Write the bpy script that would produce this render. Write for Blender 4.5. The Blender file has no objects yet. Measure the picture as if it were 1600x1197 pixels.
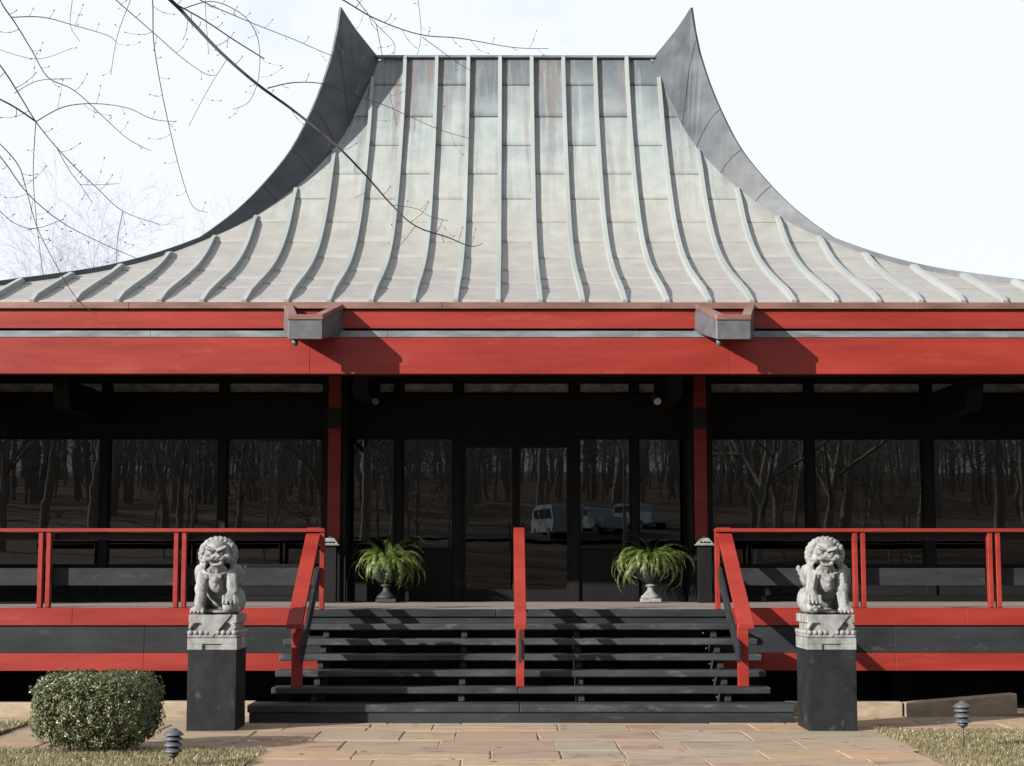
import bpy, bmesh, math, random
from mathutils import Vector, Matrix, noise as mnoise
random.seed(7)
R = math.radians
sc = bpy.context.scene
col = sc.collection

# ------------------------------------------------------------------ camera
CAMX, CAMZ = -0.18, 1.75
FPX = 2600.0
cam_d = bpy.data.cameras.new('camera'); cam = bpy.data.objects.new('camera', cam_d); col.objects.link(cam)
cam_d.sensor_width = 36; cam_d.sensor_fit = 'HORIZONTAL'; cam_d.lens = FPX/1600*36
cam_d.clip_start = .1; cam_d.clip_end = 3000
PITCH = math.atan(289/FPX); YAW = math.atan(10/FPX*math.cos(PITCH))
cam.location = (CAMX, 0, CAMZ); cam.rotation_euler = (math.pi/2+PITCH, 0, -YAW)
sc.camera = cam

# ------------------------------------------------------------------ sky, sun, exposure
SUN_A, SUN_V = 1.45, 0.70          # sideways and downward run of a sun ray per metre towards the building
sun_el = math.atan(SUN_V/math.hypot(1, SUN_A))
to_sun = Vector((-SUN_A, -1, SUN_V)).normalized()
w = bpy.data.worlds.new('World'); sc.world = w; w.use_nodes = True
nt = w.node_tree; nt.nodes.clear()
out = nt.nodes.new('ShaderNodeOutputWorld'); bg = nt.nodes.new('ShaderNodeBackground'); bg.inputs[1].default_value = .1
sky = nt.nodes.new('ShaderNodeTexSky'); sky.sky_type = 'NISHITA'; sky.sun_disc = False
sky.sun_elevation = sun_el; sky.sun_rotation = math.atan2(to_sun.x, to_sun.y)
sky.air_density = 1.0; sky.dust_density = 2.0
tc = nt.nodes.new('ShaderNodeTexCoord'); mp = nt.nodes.new('ShaderNodeMapping'); mp.inputs['Scale'].default_value = (1, 1, 2.2)
nz = nt.nodes.new('ShaderNodeTexNoise'); nz.inputs['Scale'].default_value = 5.5; nz.inputs['Detail'].default_value = 5
rp = nt.nodes.new('ShaderNodeValToRGB'); rp.color_ramp.elements[0].position = .26; rp.color_ramp.elements[1].position = .42
rp.color_ramp.elements[0].color = (.7, .7, .7, 1); rp.color_ramp.elements[1].color = (.97, .97, .97, 1)
mx = nt.nodes.new('ShaderNodeMix'); mx.data_type = 'RGBA'; mx.inputs['B'].default_value = (3.6, 3.76, 4.05, 1)
L = nt.links.new
L(tc.outputs['Generated'], mp.inputs[0]); L(mp.outputs[0], nz.inputs['Vector']); L(nz.outputs[0], rp.inputs[0])
L(rp.outputs[0], mx.inputs['Factor']); L(sky.outputs[0], mx.inputs['A']); L(mx.outputs['Result'], bg.inputs[0]); L(bg.outputs[0], out.inputs[0])
sd = bpy.data.lights.new('sun', 'SUN'); sd.energy = 5.0; sd.angle = R(.53); sd.color = (1, .955, .89)
so = bpy.data.objects.new('sun', sd); col.objects.link(so); so.location = (-30, -25, 30)
so.rotation_euler = to_sun.to_track_quat('Z', 'Y').to_euler()
vs = sc.view_settings; vs.view_transform = 'Standard'; vs.look = 'None'; vs.gamma = 1; vs.use_curve_mapping = False; vs.exposure = 1.4
sc.cycles.use_denoising = True; sc.cycles.max_bounces = 8; sc.cycles.transparent_max_bounces = 12
sc.cycles.sample_clamp_indirect = 6

# ------------------------------------------------------------------ material helpers
def new_mat(name):
    m = bpy.data.materials.new(name); m.use_nodes = True; t = m.node_tree; t.nodes.clear()
    o = t.nodes.new('ShaderNodeOutputMaterial'); p = t.nodes.new('ShaderNodeBsdfPrincipled'); t.links.new(p.outputs[0], o.inputs[0])
    return m, t, p
def N(t, kind, **kw):
    n = t.nodes.new(kind)
    for k, v in kw.items(): setattr(n, k, v)
    return n
def noise_node(t, scale, detail=4, vec=None, rough=.55):
    n = N(t, 'ShaderNodeTexNoise'); n.inputs['Scale'].default_value = scale; n.inputs['Detail'].default_value = detail; n.inputs['Roughness'].default_value = rough
    if vec: t.links.new(vec, n.inputs['Vector'])
    return n
def ramp(t, src, stops):
    r = N(t, 'ShaderNodeValToRGB'); e = r.color_ramp.elements
    while len(e) < len(stops): e.new(.5)
    for k, (pos, c) in enumerate(stops):
        e[k].position = pos; e[k].color = (*c, 1) if len(c) == 3 else c
    t.links.new(src, r.inputs[0]); return r
def mixc(t, fac, a, b, blend='MIX'):
    m = N(t, 'ShaderNodeMix', data_type='RGBA', blend_type=blend)
    for key, v in (('Factor', fac), ('A', a), ('B', b)):
        if hasattr(v, 'default_value'): t.links.new(v, m.inputs[key])
        elif isinstance(v, (int, float)): m.inputs[key].default_value = v
        else: m.inputs[key].default_value = (*v, 1)
    return m.outputs['Result']
def coords(t, scale=(1, 1, 1)):
    c = N(t, 'ShaderNodeTexCoord'); m = N(t, 'ShaderNodeMapping'); m.inputs['Scale'].default_value = scale
    t.links.new(c.outputs['Object'], m.inputs[0]); return m.outputs[0]
def bump(t, p, src, strength=.3, dist=.01):
    b = N(t, 'ShaderNodeBump'); b.inputs['Strength'].default_value = strength; b.inputs['Distance'].default_value = dist
    t.links.new(src, b.inputs['Height']); t.links.new(b.outputs[0], p.inputs['Normal']); return b
def simple(name, c, rough=.6, var=.25, scale=6, stretch=(1, 1, 1), bmp=.15, bscale=60, metal=0, spec=.5, rnd=0., second=None, specks=None):
    """one colour with broad noise variation, fine grain, optional tone shift per object"""
    m, t, p = new_mat(name); v = coords(t, stretch)
    n = noise_node(t, scale, 6, v)
    c = tuple(x*.74 for x in c); second = second and tuple(x*.74 for x in second)
    lo = tuple(x*(1-var) for x in c); hi = second or tuple(min(1, x*(1+var)) for x in c)
    base = ramp(t, n.outputs[0], [(.3, lo), (.7, hi)]).outputs[0]
    if specks:                                       # scuffs, chips and dust spots
        ss, lo_, amt, sc_col, st_ = specks
        f1 = ramp(t, noise_node(t, ss, 7, coords(t, st_), .7).outputs[0], [(lo_, (0, 0, 0)), (lo_+.09, (amt, amt, amt))]).outputs[0]
        base = mixc(t, f1, base, sc_col)
    if rnd:
        oi = N(t, 'ShaderNodeObjectInfo'); mr = N(t, 'ShaderNodeMapRange'); mr.inputs['To Min'].default_value = 1-rnd; mr.inputs['To Max'].default_value = 1+rnd
        t.links.new(oi.outputs['Random'], mr.inputs[0]); base = mixc(t, 1, base, mr.outputs[0], 'MULTIPLY')
    t.links.new(base, p.inputs['Base Color'])
    p.inputs['Metallic'].default_value = metal; p.inputs['Specular IOR Level'].default_value = spec
    n2 = noise_node(t, bscale, 5, v)
    rr = N(t, 'ShaderNodeMapRange'); rr.inputs['To Min'].default_value = max(0, rough-.1); rr.inputs['To Max'].default_value = min(1, rough+.12)
    t.links.new(n2.outputs[0], rr.inputs[0]); t.links.new(rr.outputs[0], p.inputs['Roughness'])
    if bmp: bump(t, p, n2.outputs[0], bmp, .006)
    return m

M = {}
M['red'] = simple('red_paint', (.205, .0165, .0105), .42, .2, 1.3, (.4, 1, 3.5), .3, 40, spec=.26, second=(.255, .028, .019), specks=(2.4, .58, .22, (.26, .06, .045), (.35, 1, 2.5)))
M['black'] = simple('black_paint', (.006, .006, .006), .7, .3, 3, (1, 1, 1), .1, 40, spec=.15)
M['frame'] = simple('black_window_frame', (.004, .004, .004), .6, .3, 3, spec=.18)
M['charcoal'] = simple('charcoal_paint', (.0185, .0205, .0235), .55, .35, 2.2, (.6, 2, 2), .25, 35, rnd=.14, spec=.16, specks=(5, .58, .5, (.045, .045, .043), (.5, 1.5, 2)))
M['tread'] = simple('sunlit_worn_tread_paint', (.030, .033, .038), .5, .45, 2.6, (.7, 2, 2), .3, 30, rnd=.16, spec=.25, specks=(5, .56, .6, (.07, .068, .064), (.6, 2, 1.5)))  # worn paint; sun on the tread tops is also put into the base colour
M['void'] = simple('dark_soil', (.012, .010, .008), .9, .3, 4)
M['deckwood'] = simple('deck_boards', (.17, .135, .12), .75, .3, 5, (.4, 4, 4), .3, 50, rnd=.18)
M['copper'] = simple('brown_copper_edge', (.17, .088, .07), .45, .35, 3, (.6, 1, 2), .1, 30, metal=.25)
M['lead'] = simple('lead_flashing', (.16, .185, .2), .45, .35, 5, (.5, 1, 2), .15, 30, metal=.25)
M['spout'] = simple('grey_painted_metal', (.075, .078, .088), .5, .25, 6, (1, 1, 1), .15, 40, metal=.1)
M['fin'] = simple('fin_sheet_metal', (.046, .053, .065), .5, .3, 1.6, (1, 1, 1.6), .1, 6, metal=0, spec=.3, second=(.078, .088, .1))
M['stone'] = simple('carved_granite', (.14, .142, .135), .85, .3, 6, (1.6, 1.6, .8), .5, 80, second=(.27, .275, .265))
M['pedestal'] = simple('black_painted_masonry', (.0125, .0135, .0145), .62, .4, 5, (1, 1, 1), .4, 45, spec=.14, specks=(7, .6, .6, (.05, .05, .047), (1, 1, .7)))
M['urn'] = simple('weathered_urn', (.2, .2, .19), .7, .5, 14, (1, 1, 1), .4, 60)
M['shadeurn'] = simple('shaded_urn', (.012, .012, .012), .7, .5, 14, (1, 1, 1), .4, 60)  # shade put into the colour, for the left urn and both bowls
M['lightmetal'] = simple('grey_blue_lamp_metal', (.05, .053, .062), .55, .25, 9, (1, 1, 1), .2, 50)
M['rust'] = simple('rusty_post', (.07, .045, .035), .7, .3, 20)
M['lampcap'] = simple('pale_lamp_cap', (.2, .2, .195), .55, .2, 14)
M['bark'] = simple('grey_bark', (.34, .31, .275), .85, .4, 5, (4, 4, 1), .6, 30)
M['twig'] = simple('thin_bark', (.04, .032, .03), .8, .35, 6)
M['bud'] = simple('bud', (.12, .05, .04), .7, .2, 6)
M['hazebark'] = simple('haze_pale_far_bark', (.36, .36, .42), .9, .3, 2)  # sky haze is put into the pale bluish bark colour
M['litter'] = simple('leaf_litter', (.10, .065, .038), .95, .5, .22, (1, 1, 1), .4, 3, second=(.19, .115, .055))
M['soil'] = simple('soil', (.10, .075, .05), .95, .35, 3, (1, 1, 1), .5, 25)
M['mortar'] = simple('mortar', (.17, .14, .11), .9, .3, 6, (1, 1, 1), .4, 50)
M['kerb'] = simple('sandstone_block', (.25, .185, .12), .8, .3, 4, (1, 1, 2.5), .45, 40, rnd=.15, second=(.31, .24, .165))
M['interior'] = simple('dark_interior', (.02, .018, .017), .8, .3, 2)
M['white'] = simple('white_vehicle_paint', (.5, .6, .68), .3, .08, 3, (1, 1, 1), 0)
M['tyre'] = simple('tyre_rubber', (.02, .02, .02), .8, .2, 8)
M['lens'] = simple('lamp_lens', (.45, .45, .43), .25, .1, 8)
M['asphalt'] = simple('asphalt', (.05, .05, .05), .9, .25, 3, (1, 1, 1), .4, 40)

def leafmat(name, c1, c2, scale=9, trans=.25):
    m, t, p = new_mat(name); v = coords(t); n = noise_node(t, scale, 4, v)
    g = N(t, 'ShaderNodeNewGeometry'); q = N(t, 'ShaderNodeMath', operation='ADD'); q2 = N(t, 'ShaderNodeMath', operation='MULTIPLY')
    q2.inputs[1].default_value = .6; t.links.new(g.outputs['Random Per Island'], q2.inputs[0])
    q.use_clamp = True; t.links.new(q2.outputs[0], q.inputs[0])
    s = N(t, 'ShaderNodeMath', operation='MULTIPLY_ADD'); s.inputs[1].default_value = 1.1; s.inputs[2].default_value = -.35
    t.links.new(n.outputs[0], s.inputs[0]); t.links.new(s.outputs[0], q.inputs[1])
    r = ramp(t, q.outputs[0], [(.1, tuple(x*.8 for x in c1)), (.9, tuple(x*.8 for x in c2))])
    t.links.new(r.outputs[0], p.inputs['Base Color']); p.inputs['Roughness'].default_value = .42
    o = [x for x in t.nodes if x.type == 'OUTPUT_MATERIAL'][0]
    tr = N(t, 'ShaderNodeBsdfTranslucent'); t.links.new(r.outputs[0], tr.inputs[0])
    ms = N(t, 'ShaderNodeMixShader'); ms.inputs[0].default_value = trans
    t.links.new(p.outputs[0], ms.inputs[1]); t.links.new(tr.outputs[0], ms.inputs[2]); t.links.new(ms.outputs[0], o.inputs[0])
    return m
M['shrubleaf'] = leafmat('shrub_leaves', (.026, .036, .012), (.125, .135, .045), 5, .2)
M['fernleaf'] = leafmat('fern_leaves', (.05, .085, .018), (.17, .22, .05), 5, .3)
M['grass'] = leafmat('dormant_grass', (.12, .115, .05), (.36, .30, .17), 2.2, .3)

def roof_metal():
    m, t, p = new_mat('weathered_roof_sheet')
    c = N(t, 'ShaderNodeTexCoord'); sep = N(t, 'ShaderNodeSeparateXYZ'); t.links.new(c.outputs['Object'], sep.inputs[0])
    broad = noise_node(t, 1.1, 4, coords(t))
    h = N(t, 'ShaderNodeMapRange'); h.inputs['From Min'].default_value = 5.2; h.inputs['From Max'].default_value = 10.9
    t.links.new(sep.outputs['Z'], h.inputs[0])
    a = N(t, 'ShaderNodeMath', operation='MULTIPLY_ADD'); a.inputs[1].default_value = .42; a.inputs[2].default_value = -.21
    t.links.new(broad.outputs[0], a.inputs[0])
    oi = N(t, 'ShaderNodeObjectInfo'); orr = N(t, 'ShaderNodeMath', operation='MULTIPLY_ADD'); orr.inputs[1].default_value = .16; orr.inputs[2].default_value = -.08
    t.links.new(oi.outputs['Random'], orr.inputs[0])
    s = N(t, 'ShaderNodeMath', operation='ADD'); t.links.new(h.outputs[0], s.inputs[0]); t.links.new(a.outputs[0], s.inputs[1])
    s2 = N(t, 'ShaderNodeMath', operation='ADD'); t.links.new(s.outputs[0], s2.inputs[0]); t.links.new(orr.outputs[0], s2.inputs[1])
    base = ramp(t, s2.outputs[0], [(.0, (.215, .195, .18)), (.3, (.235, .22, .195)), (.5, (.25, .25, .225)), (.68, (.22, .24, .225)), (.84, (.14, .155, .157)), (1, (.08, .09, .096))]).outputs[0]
    # run-down streaks: brown bare copper and pale patina
    st = noise_node(t, 1, 5, coords(t, (4.6, .3, .22)), .62)
    hm = N(t, 'ShaderNodeMapRange'); hm.inputs['From Min'].default_value = .3; hm.inputs['From Max'].default_value = .9
    t.links.new(s2.outputs[0], hm.inputs[0])
    f = ramp(t, st.outputs[0], [(.47, (0, 0, 0)), (.62, (1, 1, 1))]).outputs[0]
    fm = N(t, 'ShaderNodeMath', operation='MULTIPLY'); t.links.new(f, fm.inputs[0]); t.links.new(hm.outputs[0], fm.inputs[1])
    fm2 = N(t, 'ShaderNodeMath', operation='MULTIPLY'); fm2.inputs[1].default_value = .92; t.links.new(fm.outputs[0], fm2.inputs[0])
    base = mixc(t, fm2.outputs[0], base, (.125, .105, .098))
    st2 = noise_node(t, 1, 4, coords(t, (8.5, .5, .4)), .62)
    f2 = ramp(t, st2.outputs[0], [(.52, (0, 0, 0)), (.72, (.55, .55, .55))]).outputs[0]
    f3 = N(t, 'ShaderNodeMath', operation='MULTIPLY'); t.links.new(f2, f3.inputs[0]); t.links.new(hm.outputs[0], f3.inputs[1])
    base = mixc(t, f3.outputs[0], base, (.27, .31, .29))
    bl = noise_node(t, 3.2, 6, coords(t))
    base = mixc(t, 1, base, ramp(t, bl.outputs[0], [(.3, (.86, .86, .87)), (.7, (1.08, 1.06, 1.03))]).outputs[0], 'MULTIPLY')
    base = mixc(t, 1, base, (.92, .97, 1.02), 'MULTIPLY')
    t.links.new(base, p.inputs['Base Color'])
    p.inputs['Metallic'].default_value = .15
    fine = noise_node(t, 8, 5, coords(t, (1, .4, .4)))
    rr = N(t, 'ShaderNodeMapRange'); rr.inputs['To Min'].default_value = .42; rr.inputs['To Max'].default_value = .66
    t.links.new(fine.outputs[0], rr.inputs[0]); t.links.new(rr.outputs[0], p.inputs['Roughness'])
    bump(t, p, noise_node(t, 2.4, 3, coords(t)).outputs[0], .35, .03)
    return m
M['roof'] = roof_metal()
M['rib'] = simple('roof_rib_metal', (.25, .275, .268), .5, .12, 1.2, (1, .3, .3), .1, 20, metal=.1, second=(.31, .335, .325))

def paving():
    m, t, p = new_mat('flagstone')
    oi = N(t, 'ShaderNodeObjectInfo')
    tone = ramp(t, oi.outputs['Random'], [(0, (.25, .185, .125)), (.2, (.28, .215, .135)), (.4, (.245, .17, .12)), (.55, (.22, .19, .14)), (.7, (.3, .2, .12)), (.85, (.235, .16, .115)), (1, (.25, .22, .165))])
    for e in tone.color_ramp.elements: pass
    add = N(t, 'ShaderNodeVectorMath', operation='MULTIPLY_ADD')
    c = N(t, 'ShaderNodeTexCoord'); t.links.new(c.outputs['Object'], add.inputs[0]); add.inputs[1].default_value = (.8, 2.2, 1)
    sc_ = N(t, 'ShaderNodeMath', operation='MULTIPLY'); sc_.inputs[1].default_value = 40; t.links.new(oi.outputs['Random'], sc_.inputs[0]); t.links.new(sc_.outputs[0], add.inputs[2])
    n = noise_node(t, 1.5, 6, add.outputs[0]); n.inputs['Distortion'].default_value = 1.6
    band = ramp(t, n.outputs[0], [(.28, (.62, .5, .42)), (.45, (1, .95, .88)), (.6, (1.15, 1.08, .98)), (.75, (.85, .78, .74))]).outputs[0]
    base = mixc(t, 1, mixc(t, 1, tone.outputs[0], band, 'MULTIPLY'), (.74, .77, .83), 'MULTIPLY')
    t.links.new(base, p.inputs['Base Color'])
    n2 = noise_node(t, 26, 6, coords(t)); bump(t, p, n2.outputs[0], .4, .012); p.inputs['Roughness'].default_value = .72
    return m
M['flag'] = paving()

def glass(name, tint, ior, wob):
    m, t, p = new_mat(name); o = [x for x in t.nodes if x.type == 'OUTPUT_MATERIAL'][0]; t.nodes.remove(p)
    tr = N(t, 'ShaderNodeBsdfTransparent'); tr.inputs[0].default_value = (*tint, 1)
    gl = N(t, 'ShaderNodeBsdfGlossy'); gl.inputs['Roughness'].default_value = .008
    fr = N(t, 'ShaderNodeFresnel'); fr.inputs['IOR'].default_value = ior
    b = N(t, 'ShaderNodeBump'); b.inputs['Strength'].default_value = wob; b.inputs['Distance'].default_value = .01
    n = noise_node(t, 1.3, 2, coords(t)); t.links.new(n.outputs[0], b.inputs['Height']); t.links.new(b.outputs[0], gl.inputs['Normal'])
    ms = N(t, 'ShaderNodeMixShader'); t.links.new(fr.outputs[0], ms.inputs[0]); t.links.new(tr.outputs[0], ms.inputs[1]); t.links.new(gl.outputs[0], ms.inputs[2])
    t.links.new(ms.outputs[0], o.inputs[0]); return m
M['glass'] = glass('dark_tinted_glass', (.1, .1, .105), 1.76, .06)
M['carglass'] = simple('vehicle_glass', (.02, .03, .04), .08, .1, 3, (1, 1, 1), 0)
M['transom_reflection'] = simple('reflection_toned_transom_glass', (.22, .225, .225), .4, .5, 5, (1, 1, 1.5), .3, 18, second=(.45, .45, .44))  # pale mottled grey painted in place of what the panes would reflect

# ------------------------------------------------------------------ object helpers
def tag(o, label=None, cat=None, group=None, kind=None):
    if label: o['label'] = label
    if cat: o['category'] = cat
    if group: o['group'] = group
    if kind: o['kind'] = kind
    return o
def thing(name, label, cat, loc=(0, 0, 0), group=None):
    o = bpy.data.objects.new(name, None); o.empty_display_size = .2; o.location = loc; col.objects.link(o)
    return tag(o, label, cat, group)
def root_loc(o):
    v = Vector((0, 0, 0))
    while o is not None: v += o.location; o = o.parent
    return v
def link(name, me, m, parent=None, smooth=False):
    o = bpy.data.objects.new(name, me); col.objects.link(o)
    if m is not None and not me.materials: me.materials.append(m)
    if parent is not None:
        o.parent = parent; r = parent
        while r.parent is not None: r = r.parent
        if parent.type == 'EMPTY': o.matrix_parent_inverse = Matrix.Translation(-parent.location)
    if smooth:
        for p in me.polygons: p.use_smooth = True
    return o
def mesh(name, verts, faces, m, parent=None, smooth=False):
    me = bpy.data.meshes.new(name); me.from_pydata(verts, [], faces); me.update()
    return link(name, me, m, parent, smooth)
def from_bm(name, bm, m, parent=None, smooth=False):
    bmesh.ops.recalc_face_normals(bm, faces=bm.faces)
    me = bpy.data.meshes.new(name); bm.to_mesh(me); bm.free()
    return link(name, me, m, parent, smooth)
def hexa(name, pts, m, parent=None, bev=.004):
    """eight corners: 0-3 bottom ring, 4-7 top ring"""
    bm = bmesh.new(); v = [bm.verts.new(p) for p in pts]
    for f in ((3, 2, 1, 0), (4, 5, 6, 7), (0, 1, 5, 4), (1, 2, 6, 5), (2, 3, 7, 6), (3, 0, 4, 7)): bm.faces.new([v[i] for i in f])
    if bev: bmesh.ops.bevel(bm, geom=bm.edges[:], offset=bev, segments=1, affect='EDGES')
    return from_bm(name, bm, m, parent)
def box(name, x0, x1, y0, y1, z0, z1, m, parent=None, bev=.004):
    if x1 < x0: x0, x1 = x1, x0
    return hexa(name, [(x0, y0, z0), (x1, y0, z0), (x1, y1, z0), (x0, y1, z0), (x0, y0, z1), (x1, y0, z1), (x1, y1, z1), (x0, y1, z1)], m, parent, bev)
def prism_x(name, prof, x0, x1, m, parent=None, bev=.004):
    """profile in (y, z), extruded along x"""
    bm = bmesh.new(); a = [bm.verts.new((x0, y, z)) for y, z in prof]; b = [bm.verts.new((x1, y, z)) for y, z in prof]; n = len(prof)
    bm.faces.new(a); bm.faces.new(b[::-1])
    for i in range(n): bm.faces.new((a[i], b[i], b[(i+1) % n], a[(i+1) % n]))
    if bev: bmesh.ops.bevel(bm, geom=bm.edges[:], offset=bev, segments=1, affect='EDGES')
    return from_bm(name, bm, m, parent)
def lathe(name, prof, c, m, parent=None, seg=24, smooth=True):
    vs_, fs = [], []
    for r, z in prof:
        for k in range(seg):
            a = 2*math.pi*k/seg; vs_.append((c[0]+r*math.cos(a), c[1]+r*math.sin(a), c[2]+z))
    for i in range(len(prof)-1):
        for k in range(seg):
            k2 = (k+1) % seg; fs.append((i*seg+k, i*seg+k2, (i+1)*seg+k2, (i+1)*seg+k))
    fs.append(tuple(range(seg))[::-1]); fs.append(tuple((len(prof)-1)*seg+k for k in range(seg)))
    o = mesh(name, vs_, fs, m, parent, smooth)
    return o
def tube(V, F, pts, rads, sides=5):
    """append a tapered tube to vertex and face lists"""
    b0 = len(V); n = len(pts)
    ref = Vector((.31, .57, .76))
    for i in range(n):
        d = (pts[min(i+1, n-1)]-pts[max(i-1, 0)]).normalized()
        u = d.cross(ref)
        if u.length < .1: u = d.cross(Vector((1, 0, 0)))
        u.normalize(); q = d.cross(u)
        for k in range(sides):
            a = 2*math.pi*k/sides; V.append(pts[i]+(u*math.cos(a)+q*math.sin(a))*rads[i])
    for i in range(n-1):
        for k in range(sides):
            k2 = (k+1) % sides; F.append((b0+i*sides+k, b0+i*sides+k2, b0+(i+1)*sides+k2, b0+(i+1)*sides+k))
    F.append(tuple(b0+(n-1)*sides+k for k in range(sides)))
def px(x, y, Y):
    """photo pixel at a given distance Y in front of the camera"""
    u = (x-800)/FPX; v = (598.5-y)/FPX
    dx, dy, dz = u, math.cos(PITCH)-v*math.sin(PITCH), math.sin(PITCH)+v*math.cos(PITCH)
    c, s = math.cos(-YAW), math.sin(-YAW); dx, dy = dx*c-dy*s, dx*s+dy*c
    t = Y/dy; return Vector((CAMX+dx*t, Y, CAMZ+dz*t))

# ================================================================== SETTING
ground = mesh('ground', [(-400, -9, -.05), (400, -9, -.05), (400, 500, -.05), (-400, 500, -.05)], [(0, 1, 2, 3)], M['soil']); tag(ground, kind='structure')
# wooded slope behind the camera, seen mirrored in the glass
def hill_z(x, y):
    if y > -9: return -.05
    t = -9-y
    return -.05+t*.085*min(1, t/12)+.5*mnoise.noise(Vector((x*.05, y*.05, 0)))*min(1, t/15)
V, F = [], []; nx, ny = 40, 30
for j in range(ny+1):
    for i in range(nx+1):
        x = -200+400*i/nx; y = -9-190*(j/ny)**1.3; V.append((x, y, hill_z(x, y)))
for j in range(ny):
    for i in range(nx): a = j*(nx+1)+i; F.append((a, a+1, a+nx+2, a+nx+1))
tag(mesh('hillside', V, F, M['litter'], smooth=True), kind='structure')

# flagstone paths: a bed with stones laid on it; stone tops lie at z = 0
path = thing('path', 'sandstone flagstone path', 'path'); del path['category']; del path['label']; tag(path, kind='structure')
path_bed = mesh('path_bed', [(-9, 16.34, -.009), (9, 16.34, -.009), (9, 20.0, -.009), (-9, 20.0, -.009), (-2.5, 5, -.009), (3.75, 5, -.009), (3.75, 16.34, -.009), (-2.5, 16.34, -.009)], [(0, 1, 2, 3), (4, 5, 6, 7)], M['mortar'], path)
def flagstone(x0, x1, y0, y1, rng):
    g = .004; j = lambda s=.012: rng.uniform(-s, s)
    z = rng.uniform(-.003, .004)
    base = [(x0+g+j(), y0+g+j(.006)), (x1-g+j(), y0+g+j(.006)), (x1-g+j(), y1-g+j(.006)), (x0+g+j(), y1-g+j(.006))]
    cx = sum(p[0] for p in base)/4; cy = sum(p[1] for p in base)/4
    ring = []
    for k in range(4):
        a, b = base[k], base[(k+1) % 4]
        ring.append(a); n = 2
        for q in range(1, n+1):
            tt = q/(n+1); ring.append((a[0]+(b[0]-a[0])*tt+j(.006), a[1]+(b[1]-a[1])*tt+j(.006)))
    n = len(ring); V = []
    tilt = (j(.004), j(.004))
    for x, y in ring: V.append((x, y, -.045))
    for x, y in ring: V.append((x, y, z-.007))
    for x, y in ring:
        d = math.hypot(cx-x, cy-y); V.append((x+(cx-x)/d*.012, y+(cy-y)/d*.012, z+tilt[0]*(x-cx)+tilt[1]*(y-cy)))
    F = [tuple(range(2*n, 3*n))]
    for k in range(n):
        k2 = (k+1) % n; F += [(k, k2, n+k2, n+k), (n+k, n+k2, 2*n+k2, 2*n+k)]
    mesh('flagstone', V, F, M['flag'], path)
rng = random.Random(11)
rows = [19.98, 19.1, 18.3, 17.3, 16.36, 15.62, 15.08, 14.2, 13.3, 12.3, 11.2, 10.1, 9, 7.8, 6.5, 5.2]
for y1, y0 in zip(rows, rows[1:]):
    xl = -2.5 if y1 < 16.4 else (-5.5 if y1 < 19.05 and y0 > 17.2 else -8.6)
    xr = 3.75 if y1 < 18.35 else 8.6
    if y1 > 16.4 and y1 < 18.35: xr = 3.9
    x = xl
    while x < xr-.05:
        wd = rng.uniform(.55, 1.55)
        if y0 < 13: wd *= 1.2
        x1 = min(x+wd, xr)
        if xr-x1 < .4: x1 = xr
        if rng.random() < .25 and y1-y0 > .7 and x1-x > .8:
            ym = y0+(y1-y0)*rng.uniform(.4, .6); flagstone(x, x1, y0, ym, rng); flagstone(x, x1, ym, y1, rng)
        else: flagstone(x, x1, y0, y1, rng)
        x = x1

# lawns: earth beds with blades
def lawn(name, x0, x1, y0, y1, dens, slant=0, seed=1, hz=.012):
    rg = random.Random(seed)
    xe = lambda y: x0+slant*(y-y0) if slant else x0
    hexa(name+'_bed', [(x0, y0, -.04), (x1, y0, -.04), (x1, y1, -.04), (x0, y1, -.04), (x0+.01, y0+.01, hz), (x1-.01, y0+.01, hz), (x1-.01, y1-.01, hz), (x0+.01, y1-.01, hz)], M['soil'], None, .008)['kind'] = 'structure'
    V, F = [], []
    for _ in range(int((x1-x0)*(y1-y0)*dens)):
        x = rg.uniform(x0-.015, x1+.015); y = rg.uniform(y0-.015, y1+.015)
        cl = mnoise.noise(Vector((x*3, y*3, seed)))
        if rg.random() > .75+.5*cl: continue
        h = rg.uniform(.018, .05)*(1+.35*cl); a = rg.uniform(0, 6.28); wdt = rg.uniform(.002, .0045); l = rg.uniform(.3, 1.3)*h
        dx, dy = math.cos(a), math.sin(a); k = len(V)
        zb = hz-.004
        V += [(x-dy*wdt, y+dx*wdt, zb), (x+dy*wdt, y-dx*wdt, zb), (x+dx*l*.4+dy*wdt*.7, y+dy*l*.4-dx*wdt*.7, zb+h*.7), (x+dx*l*.4-dy*wdt*.7, y+dy*l*.4+dx*wdt*.7, zb+h*.7), (x+dx*l, y+dy*l, zb+h)]
        F += [(k, k+1, k+2, k+3), (k+3, k+2, k+4)]
    o = mesh(name, V, F, M['grass']); return tag(o, kind='stuff')
tag(lawn('grass', -6.6, -2.5, 13.9, 16.32, 5200, seed=2), 'short dormant tan grass left of the path')
tag(lawn('grass', 3.8, 7.2, 13.9, 18.2, 4200, seed=3), 'dry tan grass right of the path')
tag(lawn('grass', -7.8, -5.52, 17.35, 19.0, 3500, seed=4, hz=.03), 'dry grass patch by the stone kerb')

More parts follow.
